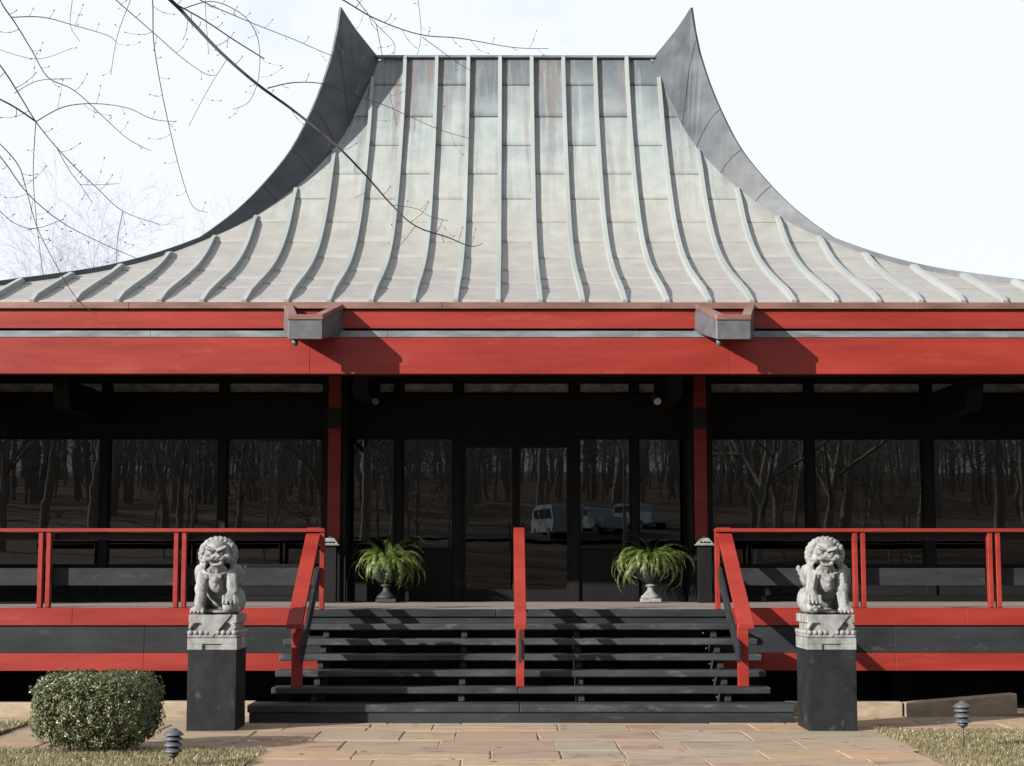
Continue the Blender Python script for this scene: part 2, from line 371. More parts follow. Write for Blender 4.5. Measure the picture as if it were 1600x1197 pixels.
# scattered dead leaves
rl = random.Random(13); V, F = [], []
for _ in range(170):
    x, y = rl.uniform(-6, 6), rl.uniform(14.3, 19.9)
    if -3.2 < x < 3.2 and y > 19.1: continue
    if rl.random() < .55 and -2.5 < x < 3.8: continue
    z = .006 if (y > 16.4 and x < 3.8) or -2.5 < x < 3.8 else .035
    a = rl.uniform(0, 6.28); l = rl.uniform(.022, .05); wd = l*.5; dx, dy = math.cos(a), math.sin(a); k = len(V); c_ = rl.uniform(.004, .014)
    V += [(x-dx*l, y-dy*l, z), (x-dy*wd, y+dx*wd, z+c_), (x+dx*l, y+dy*l, z+.004), (x+dy*wd, y-dx*wd, z+c_*.6)]; F += [(k, k+1, k+2), (k, k+2, k+3)]
M['deadleaf'] = leafmat('dead_leaves', (.16, .085, .035), (.36, .24, .12), 3, .2)
tag(mesh('fallen_leaves', V, F, M['deadleaf']), 'scattered dry brown leaves on paving and grass', kind='stuff')

# ================================================================== PAVILION
PR = [(22, 5.28), (23.0, 5.63), (24.0, 5.97), (24.8, 6.28), (25.5, 6.62), (26.1, 7.0), (26.6, 7.4), (27.0, 7.8), (27.4, 8.25), (27.8, 8.75), (28.2, 9.3), (28.55, 9.9), (28.82, 10.4), (29.0, 10.82)]
HP = [(2.47, 29), (2.77, 28.5), (3.08, 27.97), (3.33, 27.65), (3.63, 27.3), (4.19, 26.73), (4.73, 26.2), (5.25, 25.65), (5.78, 24.98), (6.3, 24.32), (6.85, 23.75), (7.26, 23.3), (8.4, 22)]
FT = [(2.97, 11.5), (3.05, 10.82), (3.21, 10.13), (3.45, 9.38), (3.70, 8.76), (4.03, 8.18), (4.40, 7.64), (4.79, 7.18), (5.15, 6.82), (5.73, 6.43), (6.3, 6.12), (7.26, 5.80), (8.4, 5.36)]
RIDGE_Y = 29.0
def smooth_interp(tab):
    """monotone cubic through a table"""
    xs = [a for a, _ in tab]; ys = [b for _, b in tab]; n = len(xs)
    d = [(ys[i+1]-ys[i])/(xs[i+1]-xs[i]) for i in range(n-1)]
    m = [d[0]]+[0 if d[i-1]*d[i] <= 0 else 2*d[i-1]*d[i]/(d[i-1]+d[i]) for i in range(1, n-1)]+[d[-1]]
    def f(x):
        x = min(max(x, xs[0]), xs[-1]); i = 0
        while i < n-2 and x > xs[i+1]: i += 1
        h = xs[i+1]-xs[i]; t = (x-xs[i])/h
        return ys[i]*(2*t**3-3*t*t+1)+h*m[i]*(t**3-2*t*t+t)+ys[i+1]*(-2*t**3+3*t*t)+h*m[i+1]*(t**3-t*t)
    return f
prof = smooth_interp(PR); hipY = smooth_interp(HP); fintop = smooth_interp(FT)
def slope_n(y):
    d = (prof(y+.02)-prof(y-.02))/.04 if 22.02 < y < 28.98 else ((prof(22.04)-prof(22))/.04 if y < 23 else (prof(29)-prof(28.96))/.04)
    n = Vector((0, -d, 1)); return n.normalized()

pav = thing('temple_pavilion', 'pavilion with steep curved metal roof, horned ridge and red fascia', 'building', (0, 26, 0))
# roof body: side and back slopes plus a front layer just under the panels
bm = bmesh.new()
xs = [2.47+(8.4-2.47)*(k/16)**1.15 for k in range(17)]
def rz(y): return prof(y if y <= RIDGE_Y else 2*RIDGE_Y-y)-.03
ys = [22+7*k/28 for k in range(29)]
cols = [-x for x in xs[::-1]]+[-1.5, -.5, .5, 1.5]+xs
grid = []
for x in cols:
    hy = hipY(abs(x)) if abs(x) > 2.47 else 29.0
    grid.append([bm.verts.new((x, 22+(hy-22)*k/24, rz(22+(hy-22)*k/24))) for k in range(25)])
for a, b in zip(grid, grid[1:]):
    for k in range(24): bm.faces.new((a[k], b[k], b[k+1], a[k+1]))
gridb = []
for x in cols:
    hy = hipY(abs(x)) if abs(x) > 2.47 else 29.0
    gridb.append([bm.verts.new((x, 58-(22+(hy-22)*k/24), rz(22+(hy-22)*k/24))) for k in range(25)])
for a, b in zip(gridb, gridb[1:]):
    for k in range(24): bm.faces.new((b[k], a[k], a[k+1], b[k+1]))
for s in (-1, 1):
    prev = None
    for x in xs:
        hy = hipY(x); row = [bm.verts.new((s*x, hy+(58-2*hy)*k/4, rz(hy))) for k in range(5)]
        if prev:
            for k in range(4): bm.faces.new((prev[k], row[k], row[k+1], prev[k+1]))
        prev = row
bmesh.ops.remove_doubles(bm, verts=bm.verts[:], dist=.003)
roof = from_bm('roof', bm, M['roof'], pav, smooth=False)

RIB = .5655
rxs = [RIB*(k+.5) for k in range(-15, 15)]
SEAM = ([28.75, 27.96, 27.01, 25.9, 24.48, 23.41], [28.37, 27.48, 26.5, 25.24, 23.83, 23.03])
rg = random.Random(5)
for bi in range(len(rxs)-1):
    xa, xb = rxs[bi], rxs[bi+1]
    cuts = sorted([22.0]+SEAM[bi % 2]+[29.0])
    if bi % 2 == 1: pass
    for lo, hi in zip(cuts, cuts[1:]):
        nc, nr = 4, 6; V, F = [], []
        ok = False; tops = []
        for c in range(nc+1):
            x = xa+(xb-xa)*c/nc; hy = hipY(abs(x)) if abs(x) > 2.47 else 29.0
            yt = min(hi, hy); tops.append(yt)
            if yt > lo+.02: ok = True
        if not ok: continue
        lift0 = .012+rg.uniform(-.002, .003); dent = rg.uniform(-.006, .006)
        for c in range(nc+1):
            x = xa+(xb-xa)*c/nc; yt = max(tops[c]-(.008 if tops[c] < 28.99 else 0), lo+.001)
            for r_ in range(nr+1):
                y = lo+(yt-lo)*r_/nr; n = slope_n(y); q = r_/nr
                lift = lift0*(1-q)+.004*q + dent*math.sin(math.pi*c/nc)*math.sin(math.pi*q)
                V.append((x, y+n.y*lift, prof(y)+n.z*lift))
        nb = len(V)
        for c in range(nc):
            for r_ in range(nr):
                a = c*(nr+1)+r_; F.append((a, a+nr+1, a+nr+2, a+1))
        for c in range(nc+1):                      # folded lower edge
            v = V[c*(nr+1)]; n = slope_n(lo); V.append((v[0], v[1]-n.y*.014, v[2]-n.z*.014))
        for c in range(nc): F.append((c*(nr+1), nb+c, nb+c+1, (c+1)*(nr+1)))
        mesh('roof_panel', V, F, M['roof'], roof, smooth=True)
for x in rxs:
    ax = abs(x); ye = (hipY(ax)-.05 if ax > 2.47 else 29.0)
    if ye < 22.3: continue
    n_ = 40; w2, h0 = .036, .088; V, F = [], []
    y0 = 21.97
    for i in range(n_+1):
        y = y0+(ye-y0)*i/n_; yy = max(y, 22.0); n = slope_n(yy); z = prof(yy)+(y-yy)*.35; h = h0*(.5+.5*min(1, i/4))*(.45+.55*min(1, (n_-i)/2) if ax > 2.47 else 1)
        wob = .0015*mnoise.noise(Vector((x*7, y*2, 0)))
        a = Vector((x+wob, y, z))
        V += [a+Vector((-w2, 0, 0)), a+Vector((-w2*.86, 0, 0))+n*h, a+Vector((w2*.86, 0, 0))+n*h, a+Vector((w2, 0, 0))]
    for i in range(n_):
        b = i*4
        for k in range(3): F.append((b+k, b+k+1, b+k+5, b+k+4))
    F += [(0, 3, 2, 1), (n_*4, n_*4+1, n_*4+2, n_*4+3)]
    o = mesh('roof_rib', V, F, M['rib'], roof)
# ridge cap: pale thin edge with a stub on each rib
box('ridge_cap', -2.5, 2.5, 28.93, 29.07, 10.825, 10.868, M['lead'], roof)
# hip fins rising to horns
def fin(sx, back):
    V, F = [], []
    xs_ = [2.47, 2.55, 2.65, 2.75, 2.85, 2.97]+[2.97+(8.4-2.97)*(k/44)**1.25 for k in range(1, 45)]
    ring = []
    for x in xs_:
        hy = hipY(x); zb = prof(hy)-.02
        if x <= 2.97: zt = 10.86+(11.5-10.86)*(x-2.47)/.5
        else: zt = max(fintop(x), zb+.10)
        # hip direction in plan gives the sideways thickness
        e = .02; dx, dy = 2*e, hipY(min(x+e, 8.4))-hipY(max(x-e, 2.47)); l = math.hypot(dx, dy); nx_, ny_ = -dy/l, dx/l   # points outward
        if nx_ < 0: nx_, ny_ = -nx_, -ny_
        th = .045
        lean = .10*min(1, (zt-zb)/1.5)
        P = [(x-nx_*.01, hy-ny_*.01, zb), (x+nx_*lean, hy+ny_*lean, zt), (x+nx_*(lean+th), hy+ny_*(lean+th), zt), (x+nx_*(th+.05), hy+ny_*(th+.05), zb-.05)]
        for p_ in P:
            y = p_[1] if not back else 58-p_[1]
            V.append((sx*p_[0], y, p_[2]))
    n = len(xs_)
    for i in range(n-1):
        b = i*4
        for k in range(4): F.append((b+k, b+(k+1) % 4, b+4+(k+1) % 4, b+4+k))
    F += [(0, 1, 2, 3), ((n-1)*4+3, (n-1)*4+2, (n-1)*4+1, (n-1)*4)]
    bm = bmesh.new(); vv = [bm.verts.new(v) for v in V]
    for f in F: bm.faces.new([vv[i] for i in f])
    o = from_bm('hip_fin', bm, M['fin'], roof)
    return o
for sx in (-1, 1):
    for back in (False, True): fin(sx, back)
    # lapped sheet seams across the fin's inner face
    for xa, xb in ((2.9, 3.04), (3.1, 3.4), (3.45, 3.72), (3.95, 4.15)):
        V, F = [], []; pts = []
        for q in range(11):
            u = q/10; x = xa+(xb-xa)*u; hy = hipY(x); zb = prof(hy); zt = max(fintop(max(x, 2.97)), zb+.1)
            if x < 2.97: zt = 10.86+.64*(x-2.47)/.5
            le = .10*min(1, (zt-zb)/1.5)*u
            pts.append(Vector((sx*(x+.86*le-.013), hy+.5*le-.012, zb+(zt-zb)*u*.985)))
        tube(V, F, pts, [.0055]*11, 4); mesh('fin_seam', [tuple(v) for v in V], F, M['spout'], roof)
    # corner-to-corner side eaves
# eave edge
EX = 8.42
def runs(cuts): return list(zip(cuts, cuts[1:]))
for a, b in runs([-EX, -5.2, -1.02, 1.9, 5.3, EX]): box('drip_edge', a+.002, b-.002, 21.93, 22.12, 5.185, 5.272, M['copper'], pav)
for a, b in runs([-EX, -2.9, 2.9, EX]): box('upper_fascia', a+.002, b-.002, 21.985, 22.06, 4.925, 5.18, M['red'], pav)
for a, b in runs([-EX, -4.9, -1.75, 1.6, 4.4, EX]): box('flashing', a+.0015, b-.0015, 21.925, 21.96, 4.80, 4.885, M['lead'], pav, .003)
for a, b in runs([-EX, -2.78, 2.8, EX]): box('lower_fascia', a+.002, b-.002, 21.935, 22.06, 4.31, 4.80, M['red'], pav)
box('shadow_gap', -EX, EX, 22.062, 22.16, 4.3, 5.2, M['black'], pav)
box('soffit', -EX, EX, 22.165, 27.5, 4.93, 4.99, M['black'], pav)
for s in (-1, 1):
    box('side_fascia', s*EX, s*(EX-.1), 22.17, 35.9, 4.31, 5.2, M['red'], pav)
box('back_fascia', -EX+.11, EX-.11, 35.8, 36, 4.31, 5.2, M['red'], pav)
box('ceiling', -EX+.11, EX-.11, 27.51, 35.79, 4.9, 4.96, M['interior'], pav)
# rain spouts projecting from the eave
for s in (-1, 1):
    yb, yf = 22.1, 21.28; hb, hf = .425, .22; c = s*2.74; cf = s*2.765
    def wall(name, pa, pb, zt_a, zt_b, zb_a, zb_b, th, m, par):
        d = Vector((pb[0]-pa[0], pb[1]-pa[1], 0)).normalized(); n = Vector((-d.y, d.x, 0))*th
        A, B = Vector((*pa, 0)), Vector((*pb, 0)); z = Vector((0, 0, 1))
        return hexa(name, [A+z*zb_a, B+z*zb_b, B+n+z*zb_b, A+n+z*zb_a, A+z*zt_a, B+z*zt_b, B+n+z*zt_b, A+n+z*zt_a], m, par, .004)
    ZTb, ZTf, ZBb, ZBf = 5.30, 5.005, 4.93, 4.69
    bmv = [(c-hb, yb, ZBb), (cf-hf, yf, ZBf), (cf+hf, yf, ZBf), (c+hb, yb, ZBb)]
    spt = hexa('rain_spout', [(c-hb, yb, ZBb-.02), (c+hb, yb, ZBb-.02), (c+hb, yb, ZBb+.02), (c-hb, yb, ZBb+.02), (cf-hf, yf, ZBf), (cf+hf, yf, ZBf), (cf+hf, yf+.03, ZBf+.04), (cf-hf, yf+.03, ZBf+.04)], M['spout'], pav, 0)
    wall('spout_side', (cf-hf, yf), (c-hb, yb), ZTf-.07, ZTb-.07, ZBf, ZBb, -.04, M['spout'], spt)
    wall('spout_side', (cf+hf, yf), (c+hb, yb), ZTf-.07, ZTb-.07, ZBf, ZBb, .04, M['spout'], spt)
    box('spout_front', cf-hf+.004, cf+hf-.004, yf-.012, yf+.03, ZBf-.006, ZTf-.072, M['spout'], spt)
    wall('spout_cap', (cf-hf-.008, yf-.02), (c-hb-.008, yb), ZTf+.002, ZTb+.002, ZTf-.068, ZTb-.068, -.12, M['copper'], spt)
    wall('spout_cap', (cf+hf+.008, yf-.02), (c+hb+.008, yb), ZTf+.002, ZTb+.002, ZTf-.068, ZTb-.068, .12, M['copper'], spt)
    box('spout_cap', cf-hf-.006, cf+hf+.006, yf-.028, yf+.06, ZTf-.07, ZTf, M['copper'], spt)
    lathe('spout_outlet', [(.04, 0), (.04, .09)], (cf-.16, yf+.22, ZBf-.06), M['spout'], spt, 12)

# glazed front wall at Y = 26
G = 26.0; DZ = 1.235
box('floor_slab', -8, 8, 26.2, 35.5, 1.0, 1.22, M['interior'], pav)
box('back_wall', -8, 8, 35.3, 35.5, 1.22, 4.9, M['interior'], pav)
for s in (-1, 1): box('side_wall', s*8.0, s*8.1, 26.2, 35.5, 1.0, 4.9, M['interior'], pav)
box('header_beam', -8.3, 8.3, 25.88, 26.12, 3.78, 4.45, M['frame'], pav)
box('top_plate', -8.3, 8.3, 25.9, 26.1, 4.655, 4.93, M['frame'], pav)
box('sill_beam', -8.3, -3.02, 25.9, 26.1, DZ, DZ+.09, M['frame'], pav); box('sill_beam', 3.02, 8.3, 25.9, 26.1, DZ, DZ+.09, M['frame'], pav)
mull = [(-8.2, .12), (-6.42, .12), (-4.585, .11), (4.57, .12), (6.41, .15), (8.2, .12)]
for x, wd in mull: box('mullion', x-wd/2, x+wd/2, 25.9, 26.1, DZ+.092, 3.778, M['frame'], pav)
for x, wd in mull+[(-1.845, .11), (1.83, .11), (-.925, .13), (.895, .13)]: box('mullion', x-wd/2, x+wd/2, 25.9, 26.1, 4.452, 4.653, M['frame'], pav)
for s in (-1, 1): box('pilaster', s*2.62, s*3.02, 25.86, 26.14, DZ, 4.93, M['frame'], pav)
for x, wd in ((-1.845, .11), (1.83, .11), (-.925, .13), (.895, .13)): box('mullion', x-wd/2, x+wd/2, 25.9, 26.1, DZ+.002, 3.778, M['frame'], pav)
def window(x0, x1, z0, z1, m, name='window', rail=None):
    f = box(name, x0, x0+.025, 25.93, 26.03, z0, z1, M['frame'], pav, .002)
    box('frame_stile', x1-.025, x1, 25.93, 26.03, z0, z1, M['frame'], f, .002)
    box('frame_rail', x0+.026, x1-.026, 25.93, 26.03, z0, z0+.03, M['frame'], f, .002); box('frame_rail', x0+.026, x1-.026, 25.93, 26.03, z1-.03, z1, M['frame'], f, .002)
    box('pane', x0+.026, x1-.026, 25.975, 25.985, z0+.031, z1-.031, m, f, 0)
    return f
for a, b in ((-8.14, -6.48), (-6.36, -4.64), (-4.53, -3.021), (3.021, 4.51), (4.63, 6.335), (6.485, 8.14)):
    window(a, b, 1.78, 3.778, M['glass']); window(a, b, 4.452, 4.653, M['transom_reflection'], 'transom_window')
    box('bulkhead_panel', a, b, 25.94, 26.04, DZ+.092, 1.778, M['black'], pav)
for a, b in ((-2.619, -1.9), (-1.79, -.99), (.96, 1.775), (1.885, 2.619)):
    window(a, b, 2.03, 3.778, M['glass']); window(a, b, 4.452, 4.653, M['transom_reflection'], 'transom_window')
    box('bulkhead_panel', a, b, 25.94, 26.04, DZ+.002, 2.028, M['frame'], pav)
window(-.86, .83, 4.452, 4.653, M['transom_reflection'], 'transom_window')
for a, b, hs in ((-.86, -.016, 1), (-.014, .83, -1)):
    d = box('door', a, a+.06, 25.92, 26.0, DZ+.003, 3.70, M['frame'], pav, .003)
    box('door_stile', b-.06, b, 25.92, 26.0, DZ+.003, 3.70, M['frame'], d, .003)
    box('door_rail', a+.061, b-.061, 25.92, 26.0, DZ+.003, 1.42, M['frame'], d, .003); box('door_rail', a+.061, b-.061, 25.92, 26.0, 3.62, 3.70, M['frame'], d, .003)
    box('pane', a+.061, b-.061, 25.955, 25.965, 1.421, 3.619, M['glass'], d, 0)
    hx = b-.1 if hs > 0 else a+.1
    box('door_handle', hx-.012, hx+.012, 25.86, 25.885, 2.0, 2.45, M['frame'], d, .003)
box('door_head', -.86, .83, 25.9, 26.1, 3.702, 3.779, M['frame'], pav)
for s in (-1, 1):
    c = box('column', s*2.69, s*2.885, 25.3, 25.5, 2.152, 4.93, M['red'], pav)
    box('column_base', s*2.685, s*2.89, 25.295, 25.505, DZ, 2.15, M['frame'], c)
    box('column_return', s*2.60, s*2.688, 25.34, 25.5, DZ, 4.93, M['frame'], c); box('column_return', s*2.887, s*2.97, 25.34, 25.5, DZ, 4.93, M['frame'], c)
    box('column_collar', s*2.68, s*2.895, 25.285, 25.295, 3.86, 4.18, M['charcoal'], c)
    # unseen walls added beyond the veranda ends to stop low side sun
    box('sun_block_wall', s*9.4, s*9.55, 22.6, 36, -.04, 4.9, M['charcoal'], pav)
    # outrigger beams under the soffit, ends cut on a slant
    for X, Y0, z0 in ((s*6.42, 23.2, 3.98), (s*2.25, 23.6, 4.2)):
        prism_x('outrigger_beam', [(Y0, z0+.3), (Y0+.16, z0), (25.86, z0), (25.86, z0+.42), (Y0, z0+.42)], X-.11, X+.11, M['black'], pav)
        box('hanger', X-.1, X+.1, Y0+.5, Y0+.7, z0+.43, 4.928, M['black'], pav)

# ================================================================== DECK, RAILINGS, STAIRS
deck = thing('deck_terrace', 'raised timber deck with red and charcoal banded skirting', 'deck', (0, 23, 0))
y = 21.10; k = 0
while y < 25.85:
    x0, x1 = -8.8, 8.8
    box('plank', x0, x1, y, min(y+.138, 25.85), DZ-.035, DZ-.002+.002*((k*7) % 3)/2, M['deckwood'], deck, .003); y += .143; k += 1
for s in (-1, 1):
    for a, b in ((2.66, 5.6), (5.6, 8.8)):
        box('skirt_band', s*(a+.001), s*(b-.001), 21.03, 21.09, 1.036, 1.255, M['red'], deck)
    for a, b in ((2.45, 4.7), (4.7, 8.8)):
        box('skirt_board', s*(a+.001), s*(b-.001), 21.06, 21.1, .695, 1.034, M['charcoal'], deck)
        box('skirt_band', s*(a+.001), s*(b-.001), 21.035, 21.095, .474, .693, M['red'], deck)
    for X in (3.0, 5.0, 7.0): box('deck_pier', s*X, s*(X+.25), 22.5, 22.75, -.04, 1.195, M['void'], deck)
for s in (-1, 1): box('side_skirt', s*8.8, s*8.85, 21.03, 26, -.04, 1.2, M['charcoal'], deck)
box('joist_board', -8.8, 8.8, 21.3, 21.36, 1.0, 1.195, M['black'], deck)
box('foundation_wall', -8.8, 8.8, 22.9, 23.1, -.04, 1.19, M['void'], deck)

def deck_rail(s, label):
    t = thing('deck_railing', label, 'railing', (s*5.5, 21.07, DZ), 'deck railings')
    box('top_rail', s*2.455, s*8.8, 21.0, 21.14, 2.2, 2.245, M['red'], t)
    box('post', s*2.457, s*2.515, 21.02, 21.12, 1.237, 2.198, M['red'], t)
    for c in (4.27, 5.97, 7.67):
        for q in (-1, 1): box('post', s*(c+q*.05)-.028, s*(c+q*.05)+.028, 21.02, 21.12, 1.256, 2.198, M['red'], t)
    for a, b in ((2.52, 4.19), (4.35, 5.89), (6.05, 7.59), (7.75, 8.8)):
        box('upper_board', s*a, s*b, 21.15, 21.19, 2.10, 2.19, M['charcoal'], t)
        box('middle_board', s*a, s*b, 21.16, 21.2, 1.53, 1.748, M['charcoal'], t)
    return t
deck_rail(-1, 'red deck railing with paired posts, left of the steps'); deck_rail(1, 'red deck railing with paired posts, right of the steps')

stairs = thing('entrance_stairs', 'wide charcoal timber steps with open risers up to the doors', 'stairs', (0, 20, 0))
for a, b in ((-3.11, -.02), (-.016, 3.11)):
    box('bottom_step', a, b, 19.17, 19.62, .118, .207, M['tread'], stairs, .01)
box('bottom_riser', -3.09, 3.09, 19.19, 19.6, -.03, .117, M['charcoal'], stairs, .006)
for k in range(5):
    z = .38+.171*k; y0 = 19.49+.32*k; hw = 2.885 if k < 4 else 2.63
    for a, b in ((-hw, -.035), (-.031, hw)):
        z2 = z+random.uniform(-.003, .003)
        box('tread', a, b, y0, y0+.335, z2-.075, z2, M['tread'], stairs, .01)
for a, b in ((-2.655, -.3), (-.296, 2.655)): box('top_step', a, b, 21.03, 21.097, 1.14, DZ+.002, M['charcoal'], stairs, .008)
box('top_riser', -2.64, 2.64, 21.06, 21.095, .9, 1.138, M['charcoal'], stairs)
for X in (-2.4, -.69, .70, 2.4):
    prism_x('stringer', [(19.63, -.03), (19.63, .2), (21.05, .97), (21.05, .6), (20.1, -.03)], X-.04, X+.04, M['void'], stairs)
    for k in range(5):
        z = .38+.171*k; y0 = 19.49+.32*k
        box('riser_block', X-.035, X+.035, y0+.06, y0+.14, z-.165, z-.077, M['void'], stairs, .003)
for k in range(5):
    z = .38+.171*k; y0 = 19.49+.32*k
    lathe('bolt', [(.011, 0), (.011, .012), (.004, .018)], (2.27, y0+.07, z-.12), M['lampcap'], stairs, 10)
def handrail(X, wd, label, group='stair handrails', centre=False):
    t = thing('stair_handrail', label, 'handrail', (X, 19.55, .38), group)
    yt, zt, yb, zb = 21.16, 2.262, 19.25, 1.115
    th = .05; sl = (zt-zb)/(yt-yb)
    prism_x('rail', [(yb, zb-th-.01), (yb, zb), (yt, zt), (yt, zt-th)], X-wd/2, X+wd/2, M['red'], t, .005)
    pw = .062 if not centre else .048; yp = 19.53
    box('post', X-pw, X+pw, yp, yp+.09, .382, zb+(yp-yb)*sl-th-.004, M['red'], t)
    if centre: box('bracket_plate', X-.012, X+.03, yp-.006, yp-.001, .94, 1.04, M['charcoal'], t, .001)
    sg = 1 if X < 0 else -1
    xo = X+(.07*sg if not centre else 0)
    prism_x('middle_board', [(19.3, .68), (19.3, .88), (21.0, 1.76), (21.0, 1.54)] if False else [(19.40, .66), (19.40, .86), (21.0, 1.77), (21.0, 1.55)], xo-.02, xo+.02, M['charcoal'], t, .004)
    box('upper_post', X-.04, X+.04, 20.98, 21.02, DZ-.0, 2.12, M['charcoal'] if not centre else M['red'], t) if centre else None
    return t
handrail(-2.6, .18, 'sloping red handrail at the left side of the steps')
handrail(-.01, .14, 'sloping red handrail in the middle of the steps', centre=True)
handrail(2.58, .18, 'sloping red handrail at the right side of the steps')

# sandstone kerbs under the deck edge
kl = thing('stone_kerb', 'low sandstone kerb under the deck left of the steps', 'kerb', (-6, 20.05, 0), 'stone kerbs')
kr = thing('stone_kerb', 'low sandstone kerb with slanting end block, right of the steps', 'kerb', (5, 20.05, 0), 'stone kerbs')
for a, b in ((-8.6, -7.0), (-6.98, -5.72), (-5.69, -4.3), (-4.27, -3.15)): box('kerb_block', a, b, 20.02, 20.2, -.04, .17+random.uniform(-.01, .01), M['kerb'], kl, .012)
for a, b in ((3.15, 4.53),): box('kerb_block', a, b, 20.0, 20.18, -.04, .168, M['kerb'], kr, .012)
hexa('kerb_block', [(4.56, 19.92, -.04), (5.95, 20.2, -.04), (5.93, 20.4, -.04), (4.54, 20.12, -.04), (4.56, 19.92, .165), (5.95, 20.2, .255), (5.93, 20.4, .255), (4.54, 20.12, .165)], M['kerb'], kr, .014)
hexa('kerb_block', [(6.02, 20.0, -.04), (7.4, 20.1, -.04), (7.4, 20.3, -.04), (6.02, 20.2, -.04), (6.02, 20.0, .12), (7.4, 20.1, .16), (7.4, 20.3, .16), (6.02, 20.2, .12)], M['kerb'], kr, .014)

# ================================================================== STONE LIONS
def ell(bm, c, r, rot=(0, 0, 0), sub=2):
    from mathutils import Euler
    m = Matrix.Translation(c) @ Euler([R(a) for a in rot]).to_matrix().to_4x4() @ Matrix.Diagonal((*r, 1))
    bmesh.ops.create_icosphere(bm, subdivisions=sub, radius=1, matrix=m)
def cap(bm, a, b, ra, rb, n=8):
    a, b = Vector(a), Vector(b)
    for i in range(n+1):
        t = i/n; r = ra+(rb-ra)*t; ell(bm, a.lerp(b, t), (r, r, r), sub=1)
def lion_mesh(mir, cub):
    bm = bmesh.new()
    E_ = lambda c, r, rot=(0, 0, 0), sub=2: ell(bm, c, r, rot, sub)
    E_((0, .17, .2), (.235, .2, .21)); E_((0, .06, .36), (.185, .18, .25), (-14, 0, 0)); E_((0, -.06, .41), (.165, .14, .16))
    E_((0, -.11, .35), (.12, .09, .13))
    for s in (-1, 1):
        E_((s*.205, .12, .15), (.085, .19, .15)); E_((s*.205, -.08, .045), (.065, .12, .045)); E_((s*.205, .0, .13), (.07, .1, .1))
        E_((s*.18, -.07, .46), (.085, .09, .11), (0, s*15, 0)); E_((s*.215, .02, .43), (.06, .1, .13))
        for q in range(4): E_((s*(.225+.01*q), .03+.055*q, .36+.05*q), (.035, .04, .045), sub=1)
        for q in range(3): E_((s*.13, .33-.01*q, .3+.08*q), (.05, .05, .05), sub=1)
    # supporting foreleg (+x) with toes
    cap(bm, (.155, -.13, .42), (.175, -.2, .08), .082, .066); E_((.178, -.25, .05), (.083, .1, .05)); E_((.17, -.16, .28), (.075, .075, .1))
    for q in range(4): cap(bm, (.118+.04*q, -.3, .055), (.114+.043*q, -.345, .024), .024, .019, 3)
    # raised foreleg (-x) over a ball or a cub
    cap(bm, (-.155, -.13, .42), (-.2, -.22, .25), .085, .07); cap(bm, (-.2, -.22, .25), (-.18, -.29, .19), .068, .062, 4)
    E_((-.175, -.245, .085), (.092, .092, .086)); E_((-.178, -.295, .185), (.08, .075, .04), (25, 0, 0))
    for q in range(4): cap(bm, (-.24+.042*q, -.33, .2), (-.243+.044*q, -.352, .125), .023, .017, 4)
    if cub:
        E_((-.16, -.33, .06), (.06, .05, .05)); E_((-.2, -.32, .1), (.02, .02, .025), sub=1); E_((-.12, -.32, .1), (.02, .02, .025), sub=1)
    else:
        for q in range(5): E_((-.175+.06*math.cos(q*1.26), -.32, .085+.045*math.sin(q*1.26)), (.017, .017, .017), sub=1)
    # head and face, turned a little
    hb = bmesh.new()
    H_ = lambda c, r, rot=(0, 0, 0), sub=2: ell(hb, c, r, rot, sub)
    H_((0, -.07, .675), (.165, .165, .15)); H_((0, -.145, .76), (.112, .1, .078)); H_((0, -.19, .7), (.03, .07, .06))
    H_((0, -.235, .625), (.092, .085, .042)); H_((0, -.29, .652), (.052, .04, .034))
    for s in (-1, 1):
        H_((s*.028, -.315, .645), (.024, .022, .02), sub=1); H_((s*.062, -.275, .622), (.05, .045, .032))
        H_((s*.062, -.245, .727), (.066, .036, .02), (0, -s*16, 0)); H_((s*.062, -.222, .69), (.024, .022, .02), sub=2); H_((s*.1, -.235, .75), (.03, .03, .024), sub=1)
        H_((s*.115, -.19, .625), (.05, .065, .06)); H_((s*.155, -.13, .745), (.032, .03, .055), (0, s*25, 0))
        H_((s*.055, -.262, .578), (.03, .03, .02), sub=1)
    H_((0, -.24, .55), (.078, .075, .024)); H_((0, -.2, .525), (.09, .075, .04))
    for q in range(5): H_((-.08+.04*q, -.235+.02*abs(q-2), .505-.012*(2-abs(q-2))), (.027, .03, .034), sub=1)
    for ring, (rx, rz_, yy, rr, n) in enumerate(((.172, .168, -.125, .03, 17), (.19, .18, -.085, .034, 18), (.198, .187, -.035, .036, 18), (.195, .185, .015, .037, 17), (.18, .172, .06, .04, 15), (.15, .148, .115, .042, 12), (.1, .1, .165, .05, 8))):
        for q in range(n):
            a = R(-38+256*q/(n-1)) + (.1 if ring % 2 else 0)
            x, z = rx*math.cos(a), rz_*math.sin(a)
            if z < -.11: yy2 = yy+.03
            else: yy2 = yy
            H_((x, yy2, .668+z), (rr, rr, rr), sub=1)
            H_((x*1.02, yy2-rr*.75, .668+z*1.02), (rr*.38, rr*.4, rr*.38), sub=1)
    hm = Matrix.Translation((0, -.05, .6)) @ Matrix.Rotation(R(-4), 4, 'Z') @ Matrix.Rotation(R(3), 4, 'Y') @ Matrix.Translation((0, .05, -.6))
    bmesh.ops.transform(hb, matrix=hm, verts=hb.verts[:])
    tmp = bpy.data.meshes.new('tmp'); hb.to_mesh(tmp); hb.free(); bm.from_mesh(tmp); bpy.data.meshes.remove(tmp)
    # collar, bell and tassel, scrolls on the chest
    pts = [(-.17, -.1, .505), (-.12, -.185, .465), (-.05, -.228, .44), (0, -.236, .432), (.05, -.228, .44), (.12, -.185, .465), (.17, -.1, .505)]
    for a, b in zip(pts, pts[1:]): cap(bm, a, b, .022, .022, 4)
